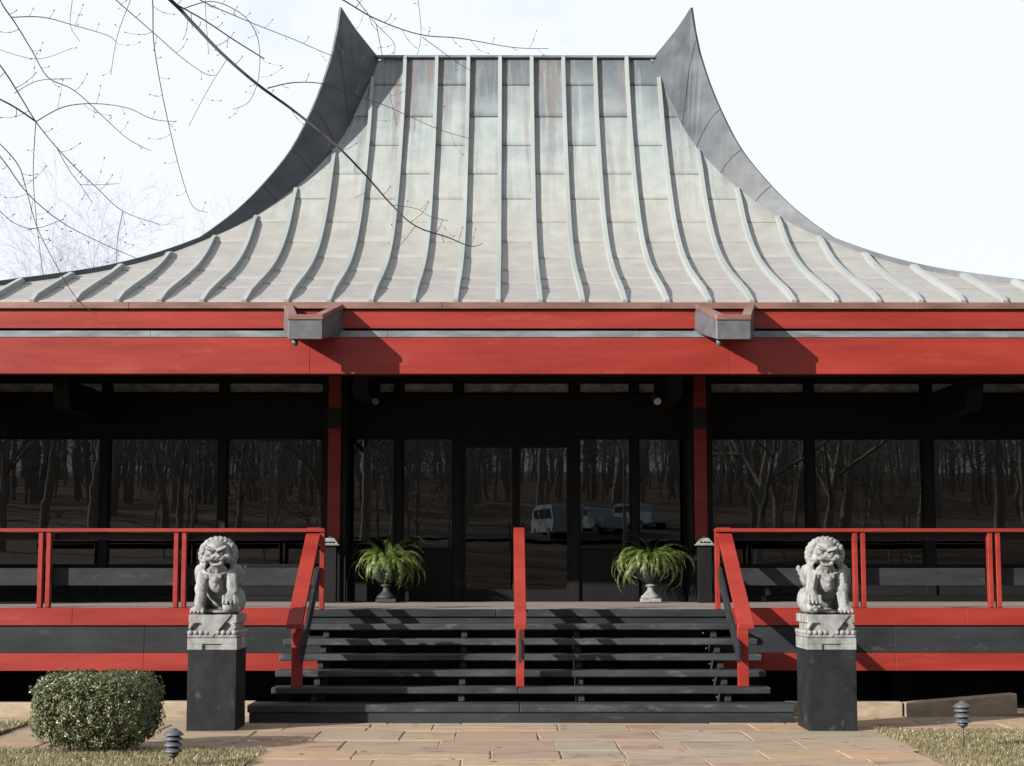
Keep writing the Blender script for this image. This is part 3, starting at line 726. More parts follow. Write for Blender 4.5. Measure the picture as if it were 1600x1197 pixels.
    E_((0, -.25, .385), (.046, .042, .046)); E_((0, -.245, .33), (.032, .03, .04))
    for s in (-1, 1): E_((s*.05, -.235, .41), (.03, .025, .028), sub=1); E_((s*.11, -.165, .42), (.045, .03, .04)); 
    E_((0, .33, .46), (.07, .05, .17)); E_((0, .34, .6), (.05, .045, .08))
    E_((0, 0, .02), (.22, .26, .03))
    bm.transform(Matrix.Diagonal((mir, 1, 1, 1)))
    if mir < 0: bmesh.ops.reverse_faces(bm, faces=bm.faces[:])
    me = bpy.data.meshes.new('lion_body'); bm.to_mesh(me); bm.free()
    o = bpy.data.objects.new('tmp_lion', me); col.objects.link(o)
    md = o.modifiers.new('r', 'REMESH'); md.mode = 'VOXEL'; md.voxel_size = .0085
    ms = o.modifiers.new('s', 'SMOOTH'); ms.iterations = 2; ms.factor = .5
    dg = bpy.context.evaluated_depsgraph_get(); me2 = bpy.data.meshes.new_from_object(o.evaluated_get(dg))
    bpy.data.objects.remove(o); bpy.data.meshes.remove(me)
    zs = [v.co.z for v in me2.vertices]; z0, z1 = min(zs), max(zs)
    for v in me2.vertices: v.co.z = (v.co.z-z0)/(z1-z0)*.866; v.co.x *= .98
    me2.name = 'lion_body'; return me2
def lion(X, mir, cub, lab_l, lab_p):
    p = thing('pedestal', lab_p, 'pedestal', (X, 18.6, 0), 'lion pedestals')
    bm = bmesh.new(); bmesh.ops.create_cube(bm, size=1, matrix=Matrix.Translation((X, 18.6, .4325)) @ Matrix.Diagonal((.525, .7, .869, 1)))
    bmesh.ops.subdivide_edges(bm, edges=bm.edges[:], cuts=14, use_grid_fill=True)
    for v in bm.verts:
        edge = sum((abs(abs(v.co.x-X)-.2625) < .001, abs(abs(v.co.y-18.6)-.35) < .001, abs(v.co.z-.867) < .002))
        v.co += mnoise.noise_vector(v.co*5)*.0012
        if edge >= 2: v.co += (Vector((X, 18.6, v.co.z))-v.co)*(.003+.022*max(0, mnoise.noise(v.co*9)-.15))
    from_bm('block', bm, M['pedestal'], p, False)
    t = thing('stone_lion', lab_l, 'statue', (X, 18.6, .868), 'guardian lion statues')
    z = .868; hw, hd = .268, .352; cy = 18.6
    # carved base: block with a recessed slot, bead course, waist, top slab and hanging cloth
    slot = .105
    b = box('base', X-hw, X+hw, cy-hd+.02, cy+hd, z+.03, z+.125, M['stone'], t, .004)
    box('base_front', X-hw, X+hw, cy-hd, cy-hd+.019, z+.062, z+.125, M['stone'], b, .003)
    for q in (-1, 1):
        box('base_front', X+q*slot, X+q*hw, cy-hd, cy-hd+.019, z, z+.0615, M['stone'], b, .003)
    box('base_foot', X-hw, X+hw, cy-hd+.02, cy+hd, z, z+.029, M['stone'], b, .003)
    box('base_moulding', X-hw-.002, X+hw+.002, cy-hd-.004, cy+hd, z+.126, z+.175, M['stone'], b, .012)
    box('base_waist', X-hw+.035, X+hw-.035, cy-hd+.035, cy+hd-.035, z+.176, z+.29, M['stone'], b, .004)
    box('base_slab', X-hw+.008, X+hw-.008, cy-hd+.004, cy+hd-.004, z+.285, z+.376, M['stone'], b, .006)
    bmb = bmesh.new()
    for q in range(9):
        if abs(q-4) < 1: continue
        ell(bmb, (X-hw+.03+q*(2*hw-.06)/8, cy-hd-.002, z+.185), (.029, .02, .029), sub=2)
    for q in range(11):
        for s in (-1, 1): ell(bmb, (X+s*(hw-.004), cy-hd+.04+q*(2*hd-.08)/10, z+.185), (.02, .029, .029), sub=1)
    from_bm('bead_course', bmb, M['stone'], b, True)
    bmc = bmesh.new()
    for sx_ in (-1, 1):
        for q in range(3): ell(bmc, (X+sx_*(hw-.05+.012*q), cy-hd+.03, z+.285-.022*q), (.04-.008*q, .035, .03), sub=2)
    from_bm('corner_scrolls', bmc, M['stone'], b, True)
    a = [(X-.2, z+.377), (X+.2, z+.377), (X, z+.135)]
    V = [(x, cy-hd-.012, zz) for x, zz in a]+[(x, cy-hd+.03, zz) for x, zz in a]
    mesh('hanging_cloth', V, [(0, 2, 1), (3, 4, 5), (0, 1, 4, 3), (1, 2, 5, 4), (2, 0, 3, 5)], M['stone'], b)
    me = lion_mesh(mir, cub)
    o = link('lion_body', me, M['stone'], t, True); o.matrix_parent_inverse = Matrix.Identity(4); o.location = (0, 0, .372)
    return t
lion(-3.36, -1, True, 'grey carved stone guardian lion left of the steps, head darkened on its right', 'square black painted pedestal carrying the left lion')
lion(3.36, 1, False, 'grey carved stone guardian lion right of the steps, paw on a ball', 'square black painted pedestal carrying the right lion')

# ================================================================== URNS AND FERNS
def urn(X, Yc, m, label):
    t = thing('urn', label, 'urn', (X, Yc, DZ), 'planter urns')
    b = box('plinth', X-.15, X+.15, Yc-.15, Yc+.15, DZ+.004, DZ+.06, m, t, .006)
    lathe('foot', [(.145, 0), (.145, .03), (.12, .05), (.085, .085), (.055, .12), (.05, .16), (.06, .175), (.085, .185), (.085, .2), (.05, .215)], (X, Yc, DZ+.061), m, t)
    lathe('bowl', [(.05, .0), (.12, .03), (.185, .09), (.21, .16), (.215, .2), (.235, .215), (.25, .235), (.24, .25), (.2, .25), (.19, .19), (.02, .16)], (X, Yc, DZ+.278), M['shadeurn'], t)
    for s in (-1, 1):
        V, F = [], []; pts = [Vector((X+s*(.2+.07*math.sin(math.pi*q/8)), Yc, DZ+.36+.13*q/8)) for q in range(9)]; tube(V, F, pts, [.014]*9, 6); mesh('handle', V, F, m, t, True)
    return t
UL = (-1.97, 25.2); UR = (2.0, 25.2)
urn(*UL, M['shadeurn'], 'shade-toned footed urn under the fern, left of the doors'); urn(*UR, M['urn'], 'pale weathered footed urn under the fern, right of the doors')
def frond_mesh(seed):
    rg = random.Random(seed); V, F = [], []
    Ln = rg.uniform(.55, .95); up = rg.uniform(35, 88); droop = rg.uniform(2.1, 3.4)
    n = 34; p = Vector((0, 0, 0)); ang = R(up); pts = []
    for i in range(n+1):
        pts.append(p.copy()); p = p+Vector((math.cos(ang), 0, math.sin(ang)))*(Ln/n); ang -= droop/n*(1.0+.4*(i/n))
    tube(V, F, pts, [.004*(1-.7*i/n) for i in range(n+1)], 3)
    for i in range(2, n):
        d = (pts[i+1]-pts[i-1]).normalized(); u = i/n
        ll = .055*math.sin(math.pi*min(1, u*.9+.12))**.7*rg.uniform(.85, 1.1); wd = Ln/n*.3
        up_ = Vector((-d.z, 0, d.x))
        for s in (-1, 1):
            c = pts[i]; tip = c+Vector((0, s*ll, 0))+d*ll*.25-up_*ll*rg.uniform(.1, .5); mid = c+Vector((0, s*ll*.5, 0))+d*ll*.08-up_*ll*.05
            k = len(V); V += [c-d*wd*.7, mid-d*wd, tip, mid+d*wd, c+d*wd*.7]; F.append((k, k+1, k+2, k+3, k+4))
    me = bpy.data.meshes.new('frond'); me.from_pydata([tuple(v) for v in V], [], F); me.update(); me.materials.append(M['fernleaf']); return me
FM = [frond_mesh(40+i) for i in range(9)]
def fern(X, Yc, n, label, seed):
    rg = random.Random(seed); t = thing('fern', label, 'fern', (X, Yc, DZ+.56), 'potted ferns')
    for i in range(n):
        o = bpy.data.objects.new('frond', FM[i % len(FM)]); col.objects.link(o); o.parent = t
        a = 2*math.pi*(i*.381966)+rg.uniform(-.2, .2); r = rg.uniform(.02, .13)
        o.location = (r*math.cos(a), r*math.sin(a), rg.uniform(-.02, .06)); o.rotation_euler = (rg.uniform(-.5, .5), rg.uniform(-.55, .35), a); s = rg.uniform(.62, 1.0)+.12*math.sin(a*2+seed); o.scale = (s, s, s)
    return t
fern(*UL, 165, 'bright green arching fern in the left urn', 3); fern(*UR, 175, 'bushy green fern in the pale urn by the right column', 8)

# lamps on black posts in front of the columns
for s, lab in ((-1, 'pale louvred lamp cap on a black post by the left column'), (1, 'pale louvred lamp cap on a black post by the right column')):
    X = s*2.79+(-.01 if s < 0 else 0); Yc = 25.0
    t = thing('post_lamp', lab, 'lamp', (X, Yc, DZ), 'post lamps by the columns')
    box('post', X-.1, X+.1, Yc-.1, Yc+.1, DZ+.003, 2.08, M['frame'], t)
    bm = bmesh.new(); hw, ht = .135, .065
    lo = [bm.verts.new((X+a*hw, Yc+b*hw, 2.1)) for a, b in ((-1, -1), (1, -1), (1, 1), (-1, 1))]; hi = [bm.verts.new((X+a*ht, Yc+b*ht, 2.195)) for a, b in ((-1, -1), (1, -1), (1, 1), (-1, 1))]
    bm.faces.new(lo[::-1]); bm.faces.new(hi)
    for i in range(4): bm.faces.new((lo[i], lo[(i+1) % 4], hi[(i+1) % 4], hi[i]))
    bmesh.ops.bevel(bm, geom=bm.edges[:], offset=.006, segments=1, affect='EDGES')
    c = from_bm('cap', bm, M['lampcap'], t)
    for q in (-1, 0, 1): box('vent', X+q*.055-.018, X+q*.055+.018, Yc-.128, Yc-.10, 2.118, 2.143, M['frame'], c, .002)
    box('cap_plate', X-.145, X+.145, Yc-.145, Yc+.145, 2.083, 2.098, M['lampcap'], t, .003)
    lathe('finial', [(.03, 0), (.034, .02), (.02, .035), (.005, .04)], (X, Yc, 2.196), M['lampcap'], t, 14)
# small spotlights hung under the eave
for s, lab in ((-1, 'small dark spotlight under the eave, left of the doors'), (1, 'small pale spotlight under the eave, right of the doors')):
    p = px(590 if s < 0 else 1024, 622, 23.8); t = thing('spotlight', lab, 'spotlight', tuple(p), 'eave spotlights')
    V, F = [], []; d = Vector((s*.02, -.12, -.06)); tube(V, F, [p-d, p-d*.5, p+d*.3, p+d], [.03, .05, .055, .06], 14); F.append(tuple(range(14))[::-1]); mesh('housing', V, F, M['lightmetal'] if s > 0 else M['black'], t, False)
    dn = d.normalized(); V, F = [], []; tube(V, F, [p+d*.9, p+d*1.04], [.052, .052], 14); mesh('lens', V, F, M['lens'] if s > 0 else M['lightmetal'], t)
    V, F = [], []; tube(V, F, [p+Vector((0, 0, .02)), Vector((p.x, p.y+.1, 4.26)), Vector((p.x, p.y+.1, 4.93))], [.012]*3, 6); mesh('bracket', V, F, M['black'], t)

# ================================================================== PATH LIGHTS
def path_light(X, Yc, zt, label):
    t = thing('path_light', label, 'garden light', (X, Yc, 0), 'tiered path lights')
    k = .25; z0 = zt-k
    lathe('stake', [(.013, 0), (.013, z0+.03+.04)], (X, Yc, -.04), M['rust'], t, 10)
    lathe('collar', [(.02, 0), (.045, .02), (.05, .04)], (X, Yc, z0-.005), M['lightmetal'], t, 18)
    for q in range(3): lathe('louvre', [(.048, .0), (.083, .008), (.083, .013), (.05, .042), (.048, .043)], (X, Yc, z0+.038+.052*q), M['lightmetal'], t, 20)
    lathe('inner_tube', [(.042, 0), (.042, .17)], (X, Yc, z0+.034), M['black'], t, 14)
    lathe('cap', [(.05, 0), (.088, .006), (.088, .014), (.06, .04), (.035, .05), (.03, .062), (.008, .068)], (X, Yc, z0+.182), M['lightmetal'], t, 20)
path_light(-3.1, 14.9, .35, 'tiered grey path light beside the clipped shrub'); path_light(4.25, 16.37, .47, 'tiered grey path light on the grass at right')

# ================================================================== CLIPPED SHRUB
def shrub():
    C = Vector((-4.1, 16.28, 0)); rg = random.Random(21)
    t = thing('shrub', 'clipped evergreen shrub beside the path at left', 'shrub', tuple(C))
    hx, hy, zt, zb = .575, .5, .755, .06
    V, F = [], []
    n = 0
    while n < 21000:
        u = Vector((rg.uniform(-1, 1), rg.uniform(-1, 1), rg.uniform(-1, 1)))
        d = (abs(u.x)**4.6+abs(u.y)**4.6+abs(u.z)**5.5)
        if d > 1 or (d < .45 and rg.random() < .75): continue
        p = Vector((u.x*hx, u.y*hy, zb+(zt-zb)*(u.z+1)/2))
        low = max(0, (.28-p.z)/.25)
        if rg.random() < low*.55: continue
        if low > 0: p.x *= 1-.12*low; p.y *= 1-.12*low
        q = mnoise.noise((p+C)*6)
        if q < -.22 and rg.random() < .8: continue
        p += u*.02*mnoise.noise((p+C)*14)*3
        p += C; n += 1
        nn = (u+Vector((rg.uniform(-1, 1), rg.uniform(-1, 1), rg.uniform(-.6, 1)))*.9).normalized()
        a = nn.orthogonal().normalized(); a = Matrix.Rotation(rg.uniform(0, 6.28), 3, nn) @ a; b = nn.cross(a)
        l, w2 = rg.uniform(.013, .024), rg.uniform(.006, .011); k = len(V)
        V += [p-a*l, p+b*w2+nn*.003, p+a*l, p-b*w2+nn*.003]; F.append((k, k+1, k+2, k+3))
    o = mesh('foliage', [tuple(v) for v in V], F, M['shrubleaf'], t); o['kind'] = 'stuff'
    for i in range(11):
        a = rg.uniform(0, 6.28); b0 = C+Vector((rg.uniform(-.3, .3), rg.uniform(-.22, .15), -.03)); V, F = [], []
        pts = [b0]
        for q in range(6): pts.append(pts[-1]+Vector((math.cos(a)*.045+rg.uniform(-.04, .04), math.sin(a)*.04+rg.uniform(-.04, .04), .1)))
        tube(V, F, pts, [.016-.002*q for q in range(7)], 6); mesh('stem', V, F, M['twig'], t, True)
shrub()

# ================================================================== TREES
def grow(V, F, p, d, ln, rad, lvl, rg, maxl, droop=0.):
    n = (9, 7, 5, 4, 3)[min(lvl, 4)]; sides = (8, 6, 4, 3, 3)[min(lvl, 4)]
    pts, rads = [p.copy()], [rad]; dd = d.copy()
    end = rad*(.3 if lvl else .22)
    for i in range(n):
        k = (.10, .17, .22, .25, .3)[min(lvl, 4)]
        dd = (dd+Vector((rg.uniform(-k, k), rg.uniform(-k, k), rg.uniform(-k, k)+(.05 if lvl else .02)-droop))).normalized()
        pts.append(pts[-1]+dd*(ln/n)); rads.append(rad+(end-rad)*(i+1)/n)
    tube(V, F, pts, rads, sides)
    if lvl >= maxl: return
    nb = (11, 7, 6, 4)[min(lvl, 3)]
    for j in range(nb):
        t = rg.uniform(.28, 1) if lvl == 0 else rg.uniform(.2, 1)
        if j == 0: t = 1
        f = t*n; i = min(int(f), n-1); q = pts[i].lerp(pts[i+1], f-i); base = (pts[i+1]-pts[i]).normalized()
        ax = base.orthogonal().normalized(); ax.rotate(Matrix.Rotation(rg.uniform(0, 6.28), 3, base)); an = R(rg.uniform(28, 62)) if j else R(12)
        nd = (base*math.cos(an)+ax*math.sin(an)).normalized()
        r2 = min(rads[i]*.72, rad*.55)*rg.uniform(.6, 1)
        grow(V, F, q, nd, ln*rg.uniform(.38, .62)*(1-.35*t if lvl == 0 else 1), max(r2, .006), lvl+1, rg, maxl, droop)
def tree_meshes(seed, h, rad, maxl=4, m='bark'):
    rg = random.Random(seed); V, F = [], []
    grow(V, F, Vector((0, 0, -.1)), Vector((rg.uniform(-.05, .05), rg.uniform(-.05, .05), 1)).normalized(), h, rad, 0, rg, maxl)
    nt_ = 10*8
    def mk(nm, faces):
        used = sorted({i for f in faces for i in f}); ix = {v: k for k, v in enumerate(used)}
        me = bpy.data.meshes.new(nm); me.from_pydata([tuple(V[i]) for i in used], [], [tuple(ix[i] for i in f) for f in faces]); me.update(); me.materials.append(M[m])
        for p in me.polygons: p.use_smooth = True
        return me
    tr = [f for f in F if max(f) < nt_]; cr = [f for f in F if max(f) >= nt_]
    return mk('trunk', tr), mk('crown', cr)
TV = [tree_meshes(100+i, 11+2.2*i, .2+.035*i, 4 if i < 3 else 3) for i in range(5)]
def plant(var, loc, rz_, s, label, group):
    t = thing('bare_tree', label, 'tree', loc, group); t.rotation_euler.z = rz_; t.scale = (s, s, s)
    for nm, me in zip(('trunk', 'crown'), var):
        o = bpy.data.objects.new(nm, me); col.objects.link(o); o.parent = t
    return t
rg = random.Random(77)
for i in range(46):
    for _ in range(30):
        y = rg.uniform(-30, -105); x = rg.uniform(-1, 1)*(14+(-y)*.38)
        if -58 < y < -44 and -3 < x < 12: continue
        break
    plant(TV[rg.randrange(5)], (x, y, hill_z(x, y)-.05), rg.uniform(0, 6.28), rg.uniform(.85, 1.2), 'leafless tree mirrored in the dark window glass', 'woodland mirrored in the glass')
for x, y in ((9.5, -13), (13, -18), (-8, -22), (-13, -27), (-5.5, -29)):
    plant(TV[rg.randrange(3)], (x, y, hill_z(x, y)-.05), rg.uniform(0, 6.28), .8, 'leafless tree mirrored in the dark window glass', 'woodland mirrored in the glass')
def far_woods():
    rw = random.Random(31); V, F = [], []
    for i in range(1100):
        y = -92-95*rw.random(); x = rw.uniform(-1, 1)*(30-.5*y); z = hill_z(x, y)-.2; h = rw.uniform(9, 17); r = rw.uniform(.08, .22)
        top = Vector((x+rw.uniform(-1, 1), y+rw.uniform(-1, 1), z+h)); base = Vector((x, y, z)); mid = base.lerp(top, .5)+Vector((rw.uniform(-.4, .4), 0, 0))
        tube(V, F, [base, mid, top], [r, r*.7, r*.15], 4)
        for k in range(15):
            t_ = rw.uniform(.18, .95); p = base.lerp(top, t_); a = rw.uniform(0, 6.28); l = rw.uniform(1.5, 4)*(1.15-t_*.6)
            e = p+Vector((math.cos(a)*l, math.sin(a)*l*.5, l*rw.uniform(.3, .9))); m_ = p.lerp(e, .5)+Vector((0, 0, rw.uniform(-.3, .2)))
            rb = r*rw.uniform(.18, .4); tube(V, F, [p, m_, e], [rb, rb*.7, rb*.2], 3)
            for q in range(2):
                f = m_.lerp(e, rw.random()); b = rw.uniform(0, 6.28); g = f+Vector((math.cos(b)*1.1, math.sin(b)*.6, rw.uniform(.1, 1.2))); tube(V, F, [f, g], [rb*.45, rb*.15], 3)
    tag(mesh('far_woods', [tuple(v) for v in V], F, M['bark']), 'dense grey leafless woods mirrored in the window glass', kind='stuff')
far_woods()
UV = [tree_meshes(200+i, 6.5+i, .07+.01*i, 4) for i in range(3)]
for i in range(26):
    y = rg.uniform(-20, -50); x = rg.uniform(-1, 1)*(10-y*.36)
    if -2 < x < 11 and y < -30: x -= 14
    plant(UV[i % 3], (x, y, hill_z(x, y)-.05), rg.uniform(0, 6.28), rg.uniform(.8, 1.3), 'slender leafless young tree mirrored in the dark window glass', 'young trees mirrored in the glass')
# pale bare trees far beyond the left roof slope
FV = [tree_meshes(300+i, 15+i, .16, 4, 'hazebark') for i in range(2)]
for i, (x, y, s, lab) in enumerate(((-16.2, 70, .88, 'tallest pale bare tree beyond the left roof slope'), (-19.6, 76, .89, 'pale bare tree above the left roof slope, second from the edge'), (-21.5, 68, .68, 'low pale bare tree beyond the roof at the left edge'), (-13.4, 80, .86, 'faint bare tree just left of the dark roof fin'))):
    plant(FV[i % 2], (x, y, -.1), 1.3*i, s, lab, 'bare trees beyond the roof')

# the near tree whose branches hang into the picture from the upper left
def near_tree():
    rg = random.Random(9)
    t = thing('overhanging_tree', 'bare budding tree with twigs hanging across the upper left', 'tree', (-4.3, 3.5, 0))
    V, F = [], []
    tp = [Vector((-4.3, 3.5, -.1)), Vector((-4.3, 3.55, 1.5)), Vector((-4.2, 3.7, 3.2)), Vector((-4.2, 4.0, 5)), Vector((-4.1, 4.3, 7)), Vector((-4.2, 4.3, 9.5))]
    tube(V, F, tp, [.22, .17, .15, .13, .1, .05], 12); mesh('trunk', V, F, M['bark'], t, True)
    def curve(pts, sub=5):
        out_ = []
        P = [pts[0]]+pts+[pts[-1]]
        for i in range(1, len(P)-2):
            for k in range(sub):
                u = k/sub; a, b, c, d = P[i-1], P[i], P[i+1], P[i+2]
                out_.append(.5*((2*b)+(-a+c)*u+(2*a-5*b+4*c-d)*u*u+(-a+3*b-3*c+d)*u**3))
        out_.append(P[-2]); return out_
    def branch(pp, y0, y1, r0, r1, root=None, tw=1.0):
        n = len(pp); pts = [px(x, y, y0+(y1-y0)*i/(n-1)+.06*math.sin(i*1.9+y0)) for i, (x, y) in enumerate(pp)]
        V, F = [], []
        if r0 < .02: r0 = r0*.68
        if root is not None: pts = root+pts
        c = curve(pts); m = len(c); rr = [r0+(r1-r0)*(i/(m-1))**.8 for i in range(m)]
        tube(V, F, c, rr, 6 if r0 > .008 else 5)
        o = mesh('branch', [tuple(v) for v in V], F, M['twig'], t, True)
        # hooked side twigs tipped with buds
        V, F, BV, BF = [], [], [], []
        acc = 0; side = rg.choice((-1, 1)); i0 = (len(root)*5 if root else 0)
        nxt = rg.uniform(.06, .16)
        for i in range(max(i0, 2), m-1):
            acc += (c[i+1]-c[i]).length
            if acc < nxt: continue
            acc = 0; nxt = rg.uniform(.05, .2)/tw
            d = (c[i+1]-c[i]).normalized(); v = Vector((0, 1, .1)).normalized(); s_ = d.cross(v).normalized()*side
            side = -side if rg.random() < .8 else side
            l = rg.choice((rg.uniform(.03, .08), rg.uniform(.05, .11), rg.uniform(.1, .22)))
            dd = (d*rg.uniform(.2, .8)+s_*rg.uniform(.5, 1)+Vector((0, rg.uniform(-.5, .5), 0))).normalized(); p = c[i].copy(); q = [p]
            for k in range(4): dd = (dd+Vector((rg.uniform(-.12, .12), rg.uniform(-.1, .1), .2+rg.uniform(-.1, .12)))).normalized(); q.append(q[-1]+dd*l/4)
            ra = min(rr[i]*.55, .0028); tube(V, F, q, [ra, ra*.9, ra*.8, ra*.7, ra*.65], 4)
            for e in ([q[-1]] if l < .1 else [q[-1], q[2]]):
                tube(V, F, [e-dd*.004, e+dd*.002, e+dd*.008, e+dd*.013], [.0018, .0042, .0036, .0008], 5)
        if V: mesh('twigs', [tuple(v) for v in V], F, M['twig'], o, True)['kind'] = 'stuff'
        return o
    T = lambda k: tp[k].copy()
    A = [(262, -4), (300, 35), (345, 82), (400, 130), (455, 170), (508, 212), (540, 241), (576, 279), (612, 320), (649, 353), (700, 371), (736, 385), (755, 380)]
    branch(A, 12.4, 13.6, .0201, .0028, [T(3), px(-150, -260, 8.0), px(120, -130, 11.2)])
    branch([(272, 5), (320, 32), (365, 62), (413, 92)], 12.4, 12.9, .009, .005, tw=.5)
    branch([(285, 14), (330, 2), (372, 18), (395, 42), (405, 72), (404, 120), (390, 158), (364, 171)], 12.4, 12.2, .007, .002)
    branch([(300, -8), (380, 30), (460, 62), (522, 88), (573, 98)], 12.7, 13.0, .008, .002, [px(255, -60, 12.5)])
    branch([(536, 0), (588, 30), (656, 54), (720, 60), (800, 74), (857, 76)], 13.0, 13.8, .012, .0025, [px(430, -70, 12.7), px(490, -25, 12.9)])
    branch([(556, -2), (588, 38), (616, 68), (612, 95)], 13.0, 13.1, .007, .002, [px(520, -40, 12.9)])
    branch([(588, 38), (600, 100), (612, 160), (620, 196)], 13.1, 13.3, .005, .002)
    branch([(660, 58), (712, 96), (742, 114)], 13.2, 13.5, .005, .002)
    branch([(652, -5), (658, 52), (652, 86)], 13.3, 13.3, .005, .002, [px(640, -40, 13.2)])
    branch([(418, 138), (459, 129), (505, 131), (545, 146), (600, 164), (680, 200), (732, 216)], 12.7, 13.6, .008, .002)
    branch([(649, 353), (630, 378), (615, 392)], 13.4, 13.3, .004, .002)
    branch([(612, 320), (650, 326), (672, 338), (700, 345)], 13.3, 13.5, .004, .002)
    branch([(4, 8), (25, 38), (50, 79), (75, 121), (117, 142), (167, 188), (200, 217), (236, 236)], 11.0, 11.8, .010, .002, [T(3), px(-260, -160, 8.5), px(-40, -60, 11)])
    branch([(0, 102), (29, 146), (56, 190), (88, 230), (121, 265), (155, 297), (192, 330), (250, 351)], 10.6, 11.4, .010, .002, [T(3), px(-280, -60, 8.2), px(-60, 30, 10.5)])
    branch([(0, 155), (30, 172), (56, 190)], 10.6, 10.75, .008, .006, [T(3), px(-260, 40, 8.6), px(-90, 110, 10.6)], tw=.4)
    branch([(56, 190), (100, 167), (150, 162), (200, 169), (238, 186), (273, 190)], 10.7, 11.0, .006, .002)
    branch([(88, 230), (109, 267), (125, 288), (144, 317)], 10.8, 10.9, .004, .002)
    branch([(125, 288), (150, 289), (186, 287)], 10.9, 11.0, .003, .0015)
    branch([(0, 244), (42, 301), (96, 347), (155, 378), (221, 407)], 10.2, 10.9, .008, .002, [T(3), px(-260, 60, 8.0), px(-80, 150, 10.3)])
    branch([(0, 225), (29, 259), (40, 292), (58, 355), (92, 422), (121, 468), (152, 493)], 10.2, 10.6, .007, .002, [T(3), px(-250, 70, 8.2), px(-70, 160, 10.3)])
    branch([(56, 190), (52, 267), (56, 334), (67, 430)], 10.7, 10.9, .005, .002)
    branch([(238, -4), (240, 63), (251, 134), (267, 209), (284, 276), (301, 322), (324, 332)], 12.0, 12.3, .008, .002, [px(225, -70, 12.0)])
    branch([(177, -4), (234, 46), (284, 90), (320, 115), (336, 118)], 11.8, 12.1, .007, .002, [px(120, -60, 11.8)])
    branch([(205, -4), (184, 54), (173, 117)], 11.8, 11.8, .005, .002, [px(215, -50, 11.8)])
    branch([(19, 27), (67, 27), (117, 40), (167, 55), (182, 66)], 11.1, 11.4, .006, .002)
    branch([(320, -5), (322, 30), (326, 85)], 12.2, 12.2, .004, .002, [px(318, -40, 12.2)])
    branch([(22, 146), (60, 126), (113, 123)], 10.7, 10.8, .004, .002)
    branch([(0, 330), (25, 350), (56, 357), (100, 342)], 10.3, 10.5, .004, .002, [px(-40, 290, 10.3)])
    branch([(192, 330), (184, 370), (182, 412)], 11.3, 11.3, .004, .0018)
    branch([(113, 0), (110, 40), (125, 65)], 11.5, 11.5, .004, .0018, [px(118, -40, 11.5)])
    branch([(355, 92), (325, 140), (295, 197)], 12.5, 12.6, .004, .0018)
    branch([(0, 78), (60, 92), (113, 75)], 11.0, 11.1, .003, .0015, [px(-40, 60, 11)])
    # limbs out of the picture
    for k, (d, l) in enumerate(((Vector((-.8, .2, .6)), 3.4), (Vector((-.3, -.8, .5)), 3.2), (Vector((.1, .5, .9)), 3.0), (Vector((-.7, -.4, .8)), 2.6))):
        V, F = [], []; grow(V, F, T(3+k % 2), d.normalized(), l, .06, 1, rg, 3); mesh('branch', [tuple(v) for v in V], F, M['twig'], t, True)
    # upright limbs carrying the hanging shoots
    for a in (px(430, -70, 12.7), px(225, -70, 12.0), px(120, -60, 11.8), px(640, -40, 13.2)):
        c = curve([T(4), T(4).lerp(a, .4)+Vector((0, 0, 1.0)), T(4).lerp(a, .8)+Vector((0, 0, .8)), a]); m = len(c); V, F = [], []
        tube(V, F, c, [.035+(.009-.035)*i/(m-1) for i in range(m)], 6); mesh('branch', [tuple(v) for v in V], F, M['twig'], t, True)
near_tree()

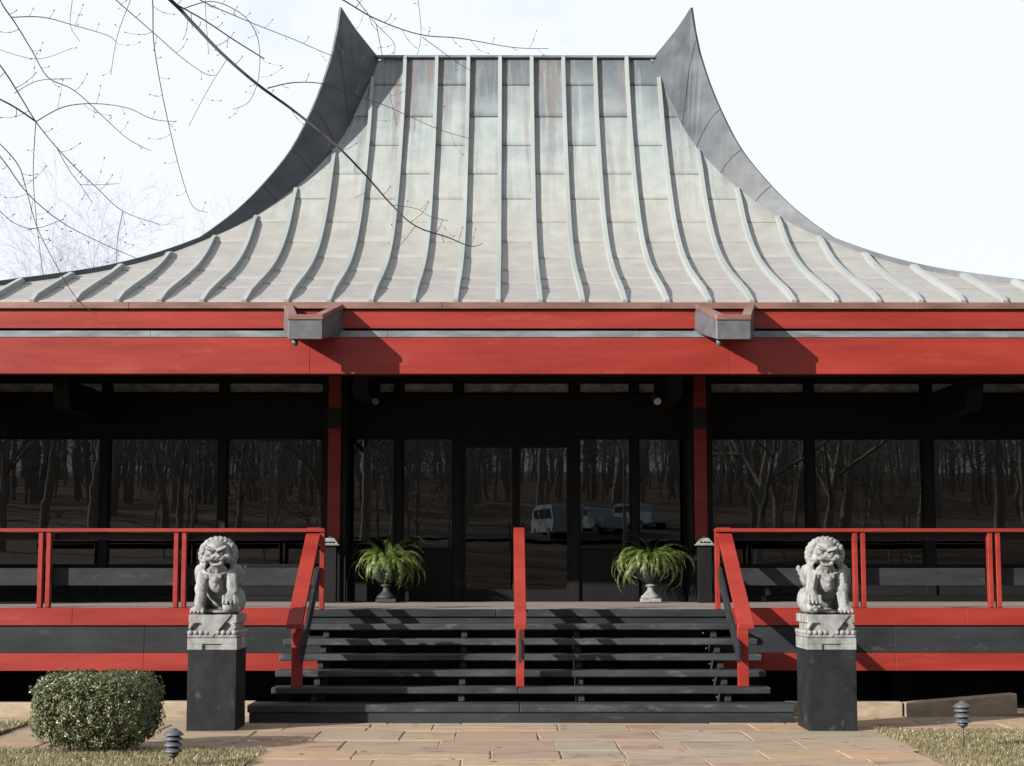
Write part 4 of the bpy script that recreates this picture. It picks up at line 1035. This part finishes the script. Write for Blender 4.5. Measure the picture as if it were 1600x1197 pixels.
# ================================================================== PARKED VEHICLES (mirrored in the doors)
def van(X, Y, rz_, kind, label):
    z0 = hill_z(X, Y)+.02; t = thing('parked_van', label, 'van', (0, 0, 0), 'vehicles mirrored in the doors')
    if kind == 'van': side = [(-2.5, .35), (-2.5, .95), (-2.25, 1.15), (-1.45, 1.95), (-1.2, 2.05), (2.4, 2.05), (2.5, 1.9), (2.5, .35)]
    else: side = [(-2.6, .4), (-2.6, .95), (-2.4, 1.08), (-1.35, 1.12), (-.75, 1.75), (-.5, 1.8), (.5, 1.8), (.75, 1.7), (.85, 1.15), (2.5, 1.12), (2.55, .45)]
    hw = .95
    bm = bmesh.new(); a = [bm.verts.new((x, -hw, z)) for x, z in side]; b = [bm.verts.new((x, hw, z)) for x, z in side]; n = len(side)
    bm.faces.new(a); bm.faces.new(b[::-1])
    for i in range(n): bm.faces.new((a[i], b[i], b[(i+1) % n], a[(i+1) % n]))
    bmesh.ops.bevel(bm, geom=bm.edges[:], offset=.06, segments=2, affect='EDGES')
    from_bm('body', bm, M['white'], t, False)
    s0, s1 = ((-2.18, 1.22), (-1.5, 1.9)) if kind == 'van' else ((-1.28, 1.19), (-.8, 1.7))
    dx, dz = s1[0]-s0[0], s1[1]-s0[1]; l = math.hypot(dx, dz); ox, oz = -dz/l*.012, dx/l*.012
    V = [(s0[0]+ox, -.8, s0[1]+oz), (s0[0]+ox, .8, s0[1]+oz), (s1[0]+ox, .72, s1[1]+oz), (s1[0]+ox, -.72, s1[1]+oz)]
    mesh('windscreen', V, [(0, 1, 2, 3)], M['carglass'], t)
    wins = ((-1.5, -.45), (-.35, .9), (1.0, 2.2)) if kind == 'van' else ((-.75, -.02), (.05, .62))
    for s in (-1, 1):
        for a_, b_ in wins: box('side_window', a_, b_, s*(hw+.001)-.004, s*(hw+.001)+.004, 1.25, 1.75 if kind == 'van' else 1.65, M['carglass'], t, 0)
        for wx in (-1.65, 1.6):
            V, F = [], []; tube(V, F, [Vector((wx, s*.72, .36)), Vector((wx, s*.97, .36))], [.36, .36], 22); F.append(tuple(range(22))[::-1]); wh = mesh('wheel', V, F, M['tyre'], t)
            V, F = [], []; tube(V, F, [Vector((wx, s*.96, .36)), Vector((wx, s*.985, .36))], [.2, .2], 16); F.append(tuple(range(16))[::-1]); mesh('rim', V, F, M['lightmetal'], wh)
        box('headlight', -2.52 if kind == 'van' else -2.62, -2.47 if kind == 'van' else -2.57, s*.75-.14, s*.75+.14, .75, .9, M['lens'], t, .01)
    box('bumper', -2.62 if kind == 'van' else -2.72, -2.5 if kind == 'van' else -2.6, -.9, .9, .42, .6, M['lightmetal'], t, .02)
    t.location = (X, Y, z0); t.rotation_euler.z = rz_
    return t
van(2.9, -50, R(75), 'van', 'tall white van mirrored beside the central handrail')
van(5.4, -53, R(60), 'pickup', 'white pickup mirrored in the glass right of the doors')
van(8.2, -57, R(50), 'pickup', 'pale vehicle mirrored farthest right, above the right fern')
tag(mesh('parking_lot', [(-14, -47, hill_z(-14, -47)+.25), (16, -47, hill_z(16, -47)+.25), (16, -60, hill_z(16, -60)+.3), (-14, -60, hill_z(-14, -60)+.3)], [(0, 1, 2, 3)], M['asphalt']), kind='structure')
